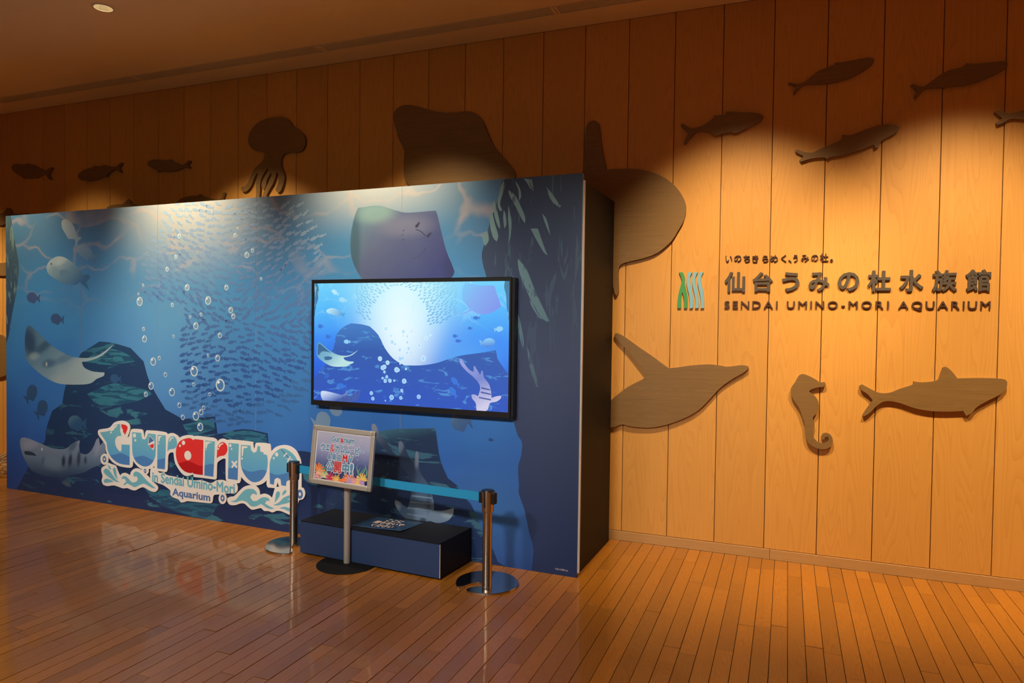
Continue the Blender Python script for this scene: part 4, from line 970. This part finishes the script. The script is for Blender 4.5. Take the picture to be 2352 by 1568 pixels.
M['tv_rock'] = print_rock('screen_rock', (0, 1.5), (0, 0.97), [(0, c_((64, 124, 196))), (0.35, c_((46, 90, 172))), (1, c_((42, 84, 190)))], c_((90, 164, 226)), 0.22, (7, 1, 24), thr=0.58, amount=0.6, emit=EM)
scr('screen_reef', [smooth_outline(TP([(150,1120),(215,1020),(270,960),(290,880),(345,810),(370,680),(430,610),(510,572),(600,580),(680,600),(760,680),(820,800),(900,900),(1000,960),(1150,960),(1290,940),(1400,905),(1520,870),(1700,845),(1845,820),(1860,900),(1900,960),(1965,1050),(1990,1420),(130,1320)]), 3, 24)], 1, M['tv_rock'])
M['tv_cliff'] = print_rock('screen_cliff', (0, 1.77), (0, 1.4), [(0, c_((62, 120, 150))), (1, c_((60, 130, 210)))], c_((150, 210, 230)), 0.2, (60, 1, 9), amount=0.6, emit=EM)
scr('screen_cliff', [smooth_outline(TP([(150,190),(195,200),(210,260),(205,340),(185,420),(172,500),(150,520)]), 3), smooth_outline(TP([(1990,170),(1930,175),(1922,240),(1940,320),(1945,420),(1958,520),(1970,590),(1990,600)]), 3)], 1, M['tv_cliff'])
tvc = lambda a, b: (tvp(*a), tvp(*b))
M['tv_fish'] = eg('screen_fish', *tvc((300, 400), (400, 520)), [(0, c_((200, 244, 250))), (1, c_((84, 160, 220)))])
scr('screen_fish', [remap(bigfish, (107, 612), (204, 665), (280, 455), (450, 515))], 3, M['tv_fish'])
def tvfish(x, y, l, h, a, fl=1):
    u, v = tvp(x, y)
    return smooth_outline(fish_shape(u, v, l / 4.02 * 0.00330, h / 4.02 * 0.00268, math.radians(a), fl), 3, 70)
M['tv_fish_s'] = eg('screen_fish_small', (0, 1.75), (0, 1.55), [(0, c_((190, 240, 252))), (1, c_((120, 196, 240)))])
for a in [(362, 288, 80, 46, -28), (435, 358, 84, 50, -12)]: scr('screen_fish', [tvfish(*a)], 3, M['tv_fish_s'])
M['tv_fish_d'] = eg('screen_fish_dim', (0, 1.5), (0, 1.0), [(0, c_((56, 118, 214))), (1, c_((46, 96, 190)))])
for a in [(228, 600, 54, 44, 0), (298, 696, 50, 44, 0), (1668, 522, 60, 34, 0), (1608, 618, 40, 30, 0), (1470, 690, 44, 34, 0), (1500, 735, 54, 34, 0), (240, 1000, 60, 50, 40, -1), (282, 1058, 56, 56, 40, -1)]: scr('screen_fish', [tvfish(*a)], 3, M['tv_fish_d'])
M['tv_fish_l'] = eg('screen_fish_lit', *tvc((1760, 710), (1770, 800)), [(0, c_((140, 206, 246))), (1, c_((52, 116, 216)))])
for a in [(1765, 752, 130, 84, 6, -1), (1870, 626, 74, 52, 8, -1), (472, 742, 66, 44, 0), (420, 1152, 100, 60, 0), (1470, 1112, 90, 56, -40), (1452, 1210, 100, 60, -50)]: scr('screen_fish', [tvfish(*a)], 3, M['tv_fish_l'])
M['tv_ray'] = eg('screen_ray', *tvc((230, 760), (380, 970)), [(0, c_((96, 160, 190))), (0.45, c_((120, 176, 204))), (1, c_((186, 226, 226)))])
mapr = lambda p: remap(p, (68, 748), (242, 855), (215, 748), (535, 925))
scr('screen_ray', [mapr(ray_pts)], 3, M['tv_ray'])
M['tv_ray_dark'] = eg('screen_ray_dark', (0, 1.4), (0, 1.2), [(0, c_((48, 96, 140))), (1, c_((60, 112, 160)))])
scr('screen_ray_patch', [mapr(smooth_outline(P([(62,762),(70,756),(88,772),(112,794),(128,806),(112,800),(92,797),(78,800),(66,820),(60,808)]), 3)), mapr(smooth_outline(P([(92,828),(112,824),(132,830),(128,840),(108,846),(94,842)]), 3))], 4, M['tv_ray_dark'])
M['tv_shark'] = eg('screen_shark', *tvc((330, 1190), (360, 1290)), [(0, c_((200, 214, 242))), (0.5, c_((140, 162, 214))), (1, c_((64, 92, 170)))])
scr('screen_shark', [remap(sharkL, (49, 1006), (221.7, 1009), (230, 1198), (560, 1192)) if False else smooth_outline(TP([(228,1215),(240,1195),(290,1200),(380,1222),(430,1232),(470,1200),(476,1240),(510,1240),(540,1210),(562,1190),(560,1230),(600,1180),(580,1260),(540,1290),(460,1310),(300,1320),(240,1270)]), 3)], 3, M['tv_shark'])
M['tv_stripe'] = eg('screen_stripe', (0, 1.0), (0, 0.97), [(0, c_((70, 90, 160))), (1, c_((60, 80, 150)))])
scr('screen_stripes', [smooth_outline(TP(q), 3) for q in ([(425,1250),(440,1245),(455,1290),(435,1295)], [(455,1240),(470,1240),(480,1290),(465,1290)], [(500,1255),(512,1255),(515,1290),(502,1288)])], 4, M['tv_stripe'])
M['tv_sharkR'] = eg('screen_diving_shark', *tvc((1540, 920), (1720, 1350)), [(0, c_((150, 160, 222))), (0.5, c_((118, 134, 206))), (1, c_((206, 202, 232)))])
scr('screen_shark', [smooth_outline(TP([(1508,905),(1525,898),(1560,950),(1600,1000),(1640,1020),(1640,970),(1650,965),(1690,1030),(1700,1050),(1712,1010),(1725,1010),(1735,1070),(1780,1130),(1800,1200),(1805,1260),(1850,1245),(1893,1240),(1890,1265),(1850,1295),(1790,1310),(1770,1370),(1720,1385),(1665,1380),(1660,1310),(1625,1265),(1620,1230),(1650,1228),(1680,1245),(1700,1180),(1690,1130),(1640,1070),(1570,1010),(1520,950)]), 3)], 3, M['tv_sharkR'])
scr('screen_stripes', [smooth_outline(TP(q), 3) for q in ([(1712,1160),(1790,1180),(1792,1192),(1712,1176)], [(1708,1200),(1800,1222),(1800,1234),(1705,1214)], [(1690,1250),(1800,1272),(1798,1284),(1688,1262)])], 4, M['tv_stripe'])
M['tv_belly'] = eg('screen_belly_ray', *tvc((1560, 220), (1840, 470)), [(0, c_((120, 196, 244))), (0.4, c_((128, 172, 240))), (1, c_((124, 146, 234)))])
scr('screen_belly_ray', [smooth_outline(TP([(1555,215),(1572,200),(1650,215),(1720,225),(1800,222),(1835,235),(1850,290),(1880,370),(1893,410),(1875,430),(1820,468),(1750,487),(1690,487),(1650,470),(1620,455),(1590,470),(1540,490),(1470,490),(1530,482),(1580,460),(1605,440),(1570,400),(1540,350),(1533,300),(1538,250)]), 3)], 3, M['tv_belly'])
shoal_tv = []
pt = []
tries = 0
while len(pt) < 330 and tries < 20000:
    tries += 1
    x, y = rs.uniform(560, 1480), rs.uniform(190, 580)
    dx, dy = (x - 1020) / 450.0, (y - 330) / 240.0
    rr = math.hypot(dx, dy)
    if rr > 1.02 + 0.2 * rs.random() or (rr < 0.62 and rs.random() > 0.25): continue
    if ((x - 950) / 270.0) ** 2 + ((y - 540) / 310.0) ** 2 < 1: continue
    u, v = tvp(x, y)
    if any(abs(u - a) < 0.022 and abs(v - b) < 0.013 for a, b in pt): continue
    pt.append((u, v)); th = math.atan2(dy, dx)
    shoal_tv.append(small_fish(u, v, rs.uniform(0.022, 0.03), 0.6 * math.sin(math.pi / 2 - th) + rs.gauss(0, 0.25)))
M['tv_shoal'] = eg('screen_shoal', (0, 1.75), (0, 1.5), [(0, c_((136, 208, 232))), (1, c_((84, 164, 224)))])
scr('screen_shoal', shoal_tv, 2, M['tv_shoal'], 'stuff')
rb2 = []; ri2 = []
for k in range(46):
    x = rs.gauss(950, 130); y = rs.uniform(560, 1300); r = rs.uniform(0.005, 0.018)
    u, v = tvp(x, y)
    rb2.append(ellipse(u, v, r, r, 14)); ri2.append(ellipse(u, v, r * 0.76, r * 0.8, 14))
scr('screen_bubble_rims', rb2, 4, eg('screen_bubble_rim', (0, 1.6), (0, 1.0), [(0, c_((250, 254, 255))), (1, c_((206, 234, 252)))]), 'stuff')
scr('screen_bubbles', ri2, 5, eg('screen_bubble', (0, 1.6), (0, 1.0), [(0, c_((206, 242, 252))), (1, c_((120, 186, 248)))]), 'stuff')

# ------------------------------------------------------------------ plinth and notice sheet
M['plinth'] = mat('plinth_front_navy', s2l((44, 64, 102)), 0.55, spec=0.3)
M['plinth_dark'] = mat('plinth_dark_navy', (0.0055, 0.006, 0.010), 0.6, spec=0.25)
M['plinth_edge'] = mat('plinth_edge_pale', (0.6, 0.56, 0.52), 0.6)
FL, FR, BR, BLc = Vector((-2.912, -1.139)), Vector((-1.865, -1.201)), Vector((-1.833, -0.836)), Vector((-2.888, -0.812))
pl = empty('plinth', (-2.38, -1.0, 0))
tag(pl, 'low navy box plinth standing against the display wall under the television', 'plinth')
def slab(name, pts, z0, z1, m, par, ox=0, oy=0):
    n = len(pts)
    v = [(p[0] - ox, p[1] - oy, z0) for p in pts] + [(p[0] - ox, p[1] - oy, z1) for p in pts]
    f = [tuple(range(n - 1, -1, -1)), tuple(range(n, 2 * n))] + [(i, (i + 1) % n, n + (i + 1) % n, n + i) for i in range(n)]
    return obj(name, mesh(name, v, f), m, par)
T_ = 0.006
d1 = (FR - FL).normalized(); nin = Vector((-d1.y, d1.x))
slab('front_panel', [FL, FR, FR + nin * T_, FL + nin * T_], 0.012, 0.2115, M['plinth'], pl, -2.38, -1.0)
d2 = (BR - FR).normalized(); n2 = Vector((-d2.y, d2.x))
a0 = FR + nin * (T_ + 0.0005)
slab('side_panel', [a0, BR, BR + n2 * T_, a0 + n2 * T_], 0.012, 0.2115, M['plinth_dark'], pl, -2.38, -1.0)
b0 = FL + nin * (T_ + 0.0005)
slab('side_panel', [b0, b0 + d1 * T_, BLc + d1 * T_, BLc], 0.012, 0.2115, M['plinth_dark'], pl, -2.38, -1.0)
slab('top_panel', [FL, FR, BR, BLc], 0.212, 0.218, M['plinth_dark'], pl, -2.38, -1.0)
slab('corner_strip', [FR + d1 * 0.0005, FR + d1 * 0.0035, FR + d1 * 0.0035 + nin * 0.006, FR + d1 * 0.0005 + nin * 0.006], 0.012, 0.2115, M['plinth_edge'], pl, -2.38, -1.0)
for q in (FL + d1 * 0.08 + nin * 0.28, FR - d1 * 0.08 + nin * 0.06, BR - d1 * 0.08 - d2 * 0.06, BLc + d1 * 0.1 - d2 * 0.08):
    o = obj('foot', lathe('foot', [(0.0005, 0.0), (0.018, 0.0), (0.018, 0.0118), (0.0005, 0.0118)], 14), M['plinth_dark'], pl); o.location = (q.x + 2.38, q.y + 1.0, 0.0002)
# notice sheet lying on top, one corner curling over the edge
M['sheet'] = mat('notice_sheet_navy', s2l((40, 62, 92)), 0.12)
M['sheet_ink'] = mat('notice_ink', s2l((200, 176, 164)), 0.5)
st = empty('notice_sheet', (-2.34, -1.0, 0.2184))
tag(st, 'dark laminated notice sheet lying on the navy plinth, printed in Japanese', 'notice')
A_, B_, C_, D_ = (Vector(ground(x, y, 0.2184)[:2]) - Vector((-2.34, -1.0)) for x, y in ((808, 1206), (867, 1184.5), (976, 1199), (905, 1226)))
D_ = A_ + (C_ - B_)
v = []; f = []
nu, nv = 12, 8
for j in range(nv + 1):
    for i in range(nu + 1):
        s, t2 = i / nu, j / nv
        p = (A_ * (1 - s) + D_ * s) * (1 - t2) + (B_ * (1 - s) + C_ * s) * t2
        z = 0.0006 + 0.014 * max(0, s - 0.45) * max(0, 1 - t2 * 1.6)
        v.append((p.x, p.y, z))
for j in range(nv):
    for i in range(nu):
        a = j * (nu + 1) + i; f.append((a, a + 1, a + nu + 2, a + nu + 1))
o = obj('sheet', mesh('sheet', v, f, True), M['sheet'], st)
sm = o.modifiers.new('thickness', 'SOLIDIFY'); sm.thickness = 0.0005
for s, r0, r1, c0, c1 in (('ここに', 0.66, 0.86, 0.34, 0.66), ('乗らないで', 0.40, 0.62, 0.20, 0.80), ('ください', 0.14, 0.36, 0.28, 0.72)):
    tv_, tf, x0, x1, y0, y1 = text_geo(s, 0.035)
    vv = []
    for a, b_, fz in tv_:
        q = c0 + (a - x0) / (x1 - x0) * (c1 - c0); w = r0 + (b_ - y0) / (y1 - y0) * (r1 - r0)
        p = (A_ * (1 - q) + D_ * q) * (1 - w) + (B_ * (1 - q) + C_ * q) * w
        vv.append((p.x, p.y, 0.0013 + 0.0004 * fz + 0.014 * max(0, q - 0.45) * max(0, 1 - w * 1.6)))
    obj('notice_line', mesh('notice_line', vv, tf), M['sheet_ink'], st)

# ------------------------------------------------------------------ stanchions and belt
M['steel'] = mat('stanchion_steel', (0.66, 0.58, 0.47), 0.27, 1.0)
M['steel_base'] = mat('stanchion_base_steel', (0.56, 0.54, 0.52), 0.14, 1.0)
M['black'] = mat('black_plastic', (0.012, 0.012, 0.013), 0.35)
M['belt'] = mat('belt_sky_blue', s2l((28, 146, 196)), 0.6, noise=0.04, scale=400)
H_ST = 0.57
def stanchion(gx, base_px, label, zf, slot_dir):
    t = empty('belt_stanchion', (gx.x, gx.y, 0))
    tag(t, label, 'stanchion', 'belt stanchions')
    out = [(p.x - gx.x, p.y - gx.y) for p in (ground(*q, 0.012) for q in zf(base_px))]
    out = smooth_outline(out, 3, 60)
    if area2(out) < 0: out = out[::-1]
    n = len(out)
    v = [(x, y, 0.0003) for x, y in out] + [(x, y, 0.009) for x, y in out] + [(x * 0.985, y * 0.985, 0.012) for x, y in out]
    f = [tuple(range(n - 1, -1, -1)), tuple(range(2 * n, 3 * n))]
    for i in range(n):
        j = (i + 1) % n
        f += [(i, j, n + j, n + i), (n + i, n + j, 2 * n + j, 2 * n + i)]
    obj('base_plate', mesh('base_plate', v, f), M['steel_base'], t)
    obj('post', lathe('post', [(0.0275, 0.012), (0.0275, 0.03), (0.0265, 0.0315), (0.0265, H_ST - 0.125)], 36), M['steel'], t)
    hd = obj('head', lathe('head', [(0.0265, H_ST - 0.1265), (0.033, H_ST - 0.120), (0.0345, H_ST - 0.10), (0.0365, H_ST - 0.012), (0.0365, H_ST - 0.006)], 36), M['steel'], t)
    obj('cap', lathe('cap', [(0.0363, H_ST - 0.007), (0.0372, H_ST - 0.004), (0.0355, H_ST), (0.028, H_ST + 0.002), (0.0005, H_ST + 0.002)], 36), M['black'], t)
    for k in range(4):
        a = slot_dir + k * math.pi / 2
        c, s = math.cos(a), math.sin(a)
        if k in (0, 2):
            me = boxm('belt_clip', 0.033, 0.050, -0.019, 0.019, H_ST - 0.075, H_ST - 0.012)
            bevel(me, 0.003)
        else:
            me = boxm('slot', 0.0330, 0.0372, -0.0045, 0.0045, H_ST - 0.095, H_ST - 0.006)
        o = obj('belt_clip' if k in (0, 2) else 'slot', me, M['black'], t); o.rotation_euler = (0, 0, a)
    return t
gR = ground(1118, 1355); gL = ground(674.5, 1254)
zR = lambda pts: [(1000 + x / 5.227, 1080 + y / 5.227) for x, y in pts]
zL = lambda pts: [(600 + x / 5.2267, 1040 + y / 5.2267) for x, y in pts]
db = (gL - gR); bd_ang = math.atan2(db.y, db.x)
stR = stanchion(gR, [(285,1392),(262,1388),(245,1345),(262,1292),(330,1247),(450,1212),(560,1200),(700,1205),(850,1228),(950,1275),(998,1335),(985,1390),(900,1440),(750,1473),(620,1478),(480,1462),(385,1442),(372,1418),(450,1396),(550,1388),(566,1368),(545,1346),(500,1338),(430,1352),(340,1382)],
                'polished steel belt post with notched base standing at the plinth corner', zR, bd_ang)
stL = stanchion(gL, [(45,1120),(60,1160),(130,1188),(250,1204),(335,1204),(368,1185),(374,1160),(358,1134),(372,1114),(460,1106),(545,1095),(560,1070),(530,1035),(450,1008),(350,998),(200,1018),(90,1060)],
                'polished steel belt post with notched base standing in front of the wordmark sign', zL, bd_ang + math.pi)
# belt drawn from the near post to the other one
aR = gR + db.normalized() * 0.049; aL = gL - db.normalized() * 0.049
v = []; f = []
n = 24; nb = Vector((-db.y, db.x, 0)).normalized() * 0.0006
for i in range(n + 1):
    s = i / n; p = aR.lerp(aL, s); sag = -0.006 * 4 * s * (1 - s)
    for q, z in ((-1, H_ST - 0.069), (-1, H_ST - 0.018), (1, H_ST - 0.018), (1, H_ST - 0.069)):
        v.append((p.x - gR.x + nb.x * q, p.y - gR.y + nb.y * q, z + sag))
for i in range(n):
    for k in range(4):
        a = i * 4 + k; b_ = i * 4 + (k + 1) % 4
        f.append((a, b_, b_ + 4, a + 4))
f += [(0, 3, 2, 1), (4 * n, 4 * n + 1, 4 * n + 2, 4 * n + 3)]
obj('belt', mesh('belt', v, f), M['belt'], stR)['label'] = 'sky blue retractable belt'

# ------------------------------------------------------------------ poster stand
c_ = lambda c: tuple(min(0.95, x * 1.2) for x in s2l(c))
M['alu'] = mat('frame_aluminium', (0.60, 0.55, 0.47), 0.38, 0.55)
M['alu_dark'] = mat('frame_corner', (0.42, 0.38, 0.31), 0.42, 0.5)
M['pole'] = mat('stand_pole_grey', (0.45, 0.41, 0.36), 0.45, 0.3)
M['charcoal'] = mat('stand_base_charcoal', (0.010, 0.009, 0.009), 0.7, spec=0.15)
gP = ground(797, 1295)
ps = empty('poster_stand', (gP.x, gP.y, 0))
tag(ps, 'silver framed poster stand on a charcoal disc base in front of the plinth', 'poster stand')
cB = ground(797, 1302)
o = obj('base_disc', lathe('base_disc', [(0.0005, 0.0003), (0.185, 0.0003), (0.186, 0.004), (0.180, 0.0085), (0.0005, 0.0095)], 56), M['charcoal'], ps)
obj('pole', lathe('pole', [(0.0205, 0.0095), (0.0205, 0.62), (0.0005, 0.621)], 32), M['pole'], ps)
fr = empty('poster_frame', (-2.526 - gP.x, -1.233 - gP.y, 0.675), 0, ps)
yaw, tilt, rl = -0.031, 0.091, -0.025
X = Vector((math.cos(yaw), math.sin(yaw), 0)); nr = Vector((math.sin(yaw), -math.cos(yaw), 0))
U_ = Vector((0, 0, 1)) * math.cos(tilt) - nr * math.sin(tilt)
X, U_ = X * math.cos(rl) + U_ * math.sin(rl), U_ * math.cos(rl) - X * math.sin(rl)
Yv = U_.cross(X)
fr.rotation_euler = Matrix((X, Yv, U_)).transposed().to_euler()
FWd, FH, FB = 0.2325, 0.180, 0.029
def rail(name, x0, x1, z0, z1, along):
    me = boxm(name, x0, x1, -0.012, 0.008, z0, z1)
    return obj(name, bevel(me, 0.004, 2), M['alu'], fr)
rail('frame_rail', -FWd + FB * 0.9, FWd - FB * 0.9, FH - FB, FH, 0)
rail('frame_rail', -FWd + FB * 0.9, FWd - FB * 0.9, -FH, -FH + FB, 0)
rail('frame_rail', -FWd, -FWd + FB, -FH + FB * 0.9, FH - FB * 0.9, 2)
rail('frame_rail', FWd - FB, FWd, -FH + FB * 0.9, FH - FB * 0.9, 2)
for sx in (-1, 1):
    for sz_ in (-1, 1):
        x = sx * (FWd - FB / 2); z = sz_ * (FH - FB / 2)
        me = boxm('frame_corner', x - FB / 2 - 0.001, x + FB / 2 + 0.001, -0.013, 0.009, z - FB / 2 - 0.001, z + FB / 2 + 0.001)
        obj('frame_corner', bevel(me, 0.007, 3), M['alu_dark'], fr)
obj('backing', boxm('backing', -FWd + 0.01, FWd - 0.01, 0.0, 0.006, -FH + 0.01, FH - 0.01), M['pole'], fr)
M['poster'] = print_grad('poster_ink', (0, FH - FB), (0.02, -FH + FB), [(0, c_((172, 172, 190))), (0.35, c_((140, 146, 182))), (0.65, c_((72, 86, 136))), (1, c_((28, 38, 78)))], wobble=0.12, wscale=14)
M['white_ink'] = mat('poster_white_ink', (0.74, 0.75, 0.76), 0.5)
M['p_blue'] = mat('poster_blue_ink', c_((74, 130, 168)), 0.5)
M['p_red'] = mat('poster_red_ink', c_((190, 40, 44)), 0.5)
IX, IZ = FWd - FB, FH - FB
def pf(name, polys, r, m, kind=None): return flat(name, polys, -0.0006 - 0.0002 * r, m, fr, kind)
pf('poster_border', [[(-IX - 0.002, -IZ - 0.002), (IX + 0.002, -IZ - 0.002), (IX + 0.002, IZ + 0.002), (-IX - 0.002, IZ + 0.002)]], 0, M['white_ink'])
pf('poster_sheet', [[(-IX + 0.006, -IZ + 0.003), (IX - 0.004, -IZ + 0.003), (IX - 0.004, IZ - 0.008), (-IX + 0.006, IZ - 0.008)]], 1, M['poster'])
def line(chars, u0, u1, v0, v1, slope, name):
    n = len(chars); wt = sum(c[1] for c in chars); x = u0
    for ch, w_, red, hs in chars:
        w = (u1 - u0) * w_ / wt
        mid = v0 + slope * ((x + w / 2) - u0); h = (v1 - v0) * hs
        r = (x + w * 0.07, x + w * 0.93, mid + (v1 - v0 - h) / 2, mid + (v1 - v0 + h) / 2)
        letters(name + '_outline', ch, r, -0.0014, M['white_ink'], fr, bold=0.11, ref=0.045)
        letters(name, ch, r, -0.0018, M['p_red'] if red else M['p_blue'], fr, bold=0.022 if ch in '開楽曲' else 0.045)
        x += w
line([('ウ',1,0,1),('ェ',.82,0,.8),('ル',1,1,1.05),('カ',1,0,1),('ム',1,0,1),('ム',1,0,1),('ー',.8,0,.16),('ビ',1,0,1),('ー',.8,0,.16)], -0.168, 0.160, 0.026, 0.072, 0.0, 'poster_character')
line([('&',.7,0,.8),('楽',1,0,1),('曲',1,0,1),('M',1.05,1,1.0),('V',1,0,1)], -0.108, 0.085, -0.026, 0.020, 0.0, 'poster_character')
line([('公',1,0,1),('開',1.05,1,1.12),('中',1,0,1.1),('!',.45,0,1.1)], -0.115, 0.090, -0.094, -0.032, 0.0, 'poster_character')
mini = [('G',0),('u',0),('r',0),('a',1),('r',0),('i',0),('u',0),('m',0)]
x = -0.085
for ch, red in mini:
    w = {'i': 0.008, 'm': 0.030, 'r': 0.013}.get(ch, 0.021); h = 0.034 if ch == 'G' else (0.030 if ch == 'i' else 0.026)
    letters('poster_wordmark_outline', ch, (x, x + w, 0.090, 0.090 + h), -0.0014, M['white_ink'], fr, bold=0.09, ref=0.03)
    letters('poster_wordmark', ch, (x, x + w, 0.090, 0.090 + h), -0.0018, M['p_red'] if red else M['p_blue'], fr, bold=0.03); x += w + 0.003
letters('poster_subtitle', 'in Sendai Umino-Mori Aquarium', (-0.08, 0.085, 0.074, 0.083), -0.0016, M['white_ink'], fr, bold=0.02)
# printed corals and weed along the poster's foot
rc = random.Random(3)
def weed(x, z, h, w, ph):
    L_ = []; R_ = []
    for i in range(9):
        t = i / 8; xx = x + 0.010 * math.sin(ph + t * 5.0); k = w * (1 - t) ** 0.7
        L_.append((xx - k, z + h * t)); R_.append((xx + k, z + h * t))
    return L_ + R_[::-1][1:]
def coral(x, z, r, n):
    p = []
    for i in range(n):
        a = math.pi * (0.05 + 0.9 * (i + 0.35 * (rc.random() - 0.5)) / (n - 1)); rr = r * rc.uniform(0.62, 1.12)
        da = math.pi * 0.45 / n
        p += [(x + 0.45 * r * math.cos(a - da * 1.6), z + 0.45 * r * math.sin(a - da * 1.6)), (x + rr * math.cos(a - da * 0.5), z + rr * math.sin(a - da * 0.5)), (x + rr * math.cos(a + da * 0.5), z + rr * math.sin(a + da * 0.5))]
    return [(x + 0.3 * r, z)] + p + [(x - 0.3 * r, z)]
zb = -IZ + 0.004
M['weed'] = mat('poster_weed_ink', c_((104, 160, 128)), 0.5); M['weed_d'] = mat('poster_weed_dark_ink', c_((60, 110, 128)), 0.5)
pf('poster_weed', [weed(-0.145 + 0.016 * k, zb + 0.015, 0.07 + 0.03 * rc.random(), 0.006, k) for k in range(4)] + [weed(0.125 + 0.014 * k, zb + 0.03, 0.075 + 0.035 * rc.random(), 0.0065, k + 1) for k in range(5)], 2, M['weed'])
pf('poster_weed', [weed(-0.138 + 0.02 * k, zb + 0.02, 0.09, 0.004, k + 2) for k in range(3)], 1.5, M['weed_d'])
cc = {'o': (222, 128, 66), 'p': (214, 150, 150), 'c': (186, 56, 88), 'y': (222, 182, 92), 'k': (226, 176, 128), 'v': (170, 140, 186), 'r': (214, 92, 70), 'g': (204, 196, 148)}
for k_, c1 in cc.items(): M['coral_' + k_] = mat('poster_coral_ink_' + {'o': 'orange', 'p': 'pink', 'c': 'crimson', 'y': 'yellow', 'k': 'peach', 'v': 'violet', 'r': 'red', 'g': 'sand'}[k_], c_(c1), 0.5)
for i, (x, dz, r, n, k_) in enumerate([(-0.172,.048,.05,7,'o'),(-0.165,.022,.04,8,'k'),(-0.178,.002,.035,8,'p'),(-0.118,.008,.04,8,'g'),(-0.075,.0,.048,9,'c'),(-0.025,.0,.042,9,'y'),(0.012,.0,.03,7,'r'),(0.05,.004,.055,10,'o'),(0.09,.0,.06,9,'p'),(0.07,.0,.03,9,'v'),(0.135,.0,.05,8,'p'),(0.165,.025,.045,8,'y'),(0.16,.0,.035,8,'v'),(0.128,.0,.025,7,'y')]):
    q = [(min(IX - 0.005, max(-IX + 0.007, a)), b) for a, b in coral(x, zb + dz, r, n)]
    pf('poster_coral', [q], 2.5 + 0.25 * i, M['coral_' + k_])
pf('poster_bubbles', [ellipse(rc.uniform(-0.17, 0.17), rc.uniform(-0.02, 0.13), r_, r_, 10) for r_ in [rc.uniform(0.0012, 0.003) for _ in range(26)]], 1.6, M['weed_d'] if False else M['white_ink'], 'stuff')

# ------------------------------------------------------------------ coiled cable beyond the display wall
M['cable'] = mat('cable_pale', (0.55, 0.42, 0.26), 0.5)
cb = ground(-6, 1094)
cbl = empty('cable_coil', (cb.x, cb.y, 0))
tag(cbl, 'loose coil of pale cable on the floor beyond the display wall\'s far edge', 'cable')
cu_ = bpy.data.curves.new('cable', 'CURVE'); cu_.dimensions = '3D'; cu_.bevel_depth = 0.006; cu_.bevel_resolution = 2
sp = cu_.splines.new('POLY'); npt = 150; sp.points.add(npt - 1)
rcb = random.Random(8)
for i in range(npt):
    a = i * 0.30; w = 0.13 + 0.04 * math.sin(i * 0.13)
    sp.points[i].co = (w * math.cos(a) + 0.02 * math.sin(i * 0.5), 0.06 * math.sin(a) + 0.01 * math.sin(i * .37), 0.007 + 0.19 * i / npt + 0.02 * (1 + math.sin(a * 2.0 + 1)), 1)
tmp = bpy.data.objects.new('cable', cu_); COL.objects.link(tmp); bpy.context.view_layer.update()
cm = bpy.data.meshes.new_from_object(tmp.evaluated_get(bpy.context.evaluated_depsgraph_get())); bpy.data.objects.remove(tmp)
cm.materials.clear()
obj('cable', cm, M['cable'], cbl)
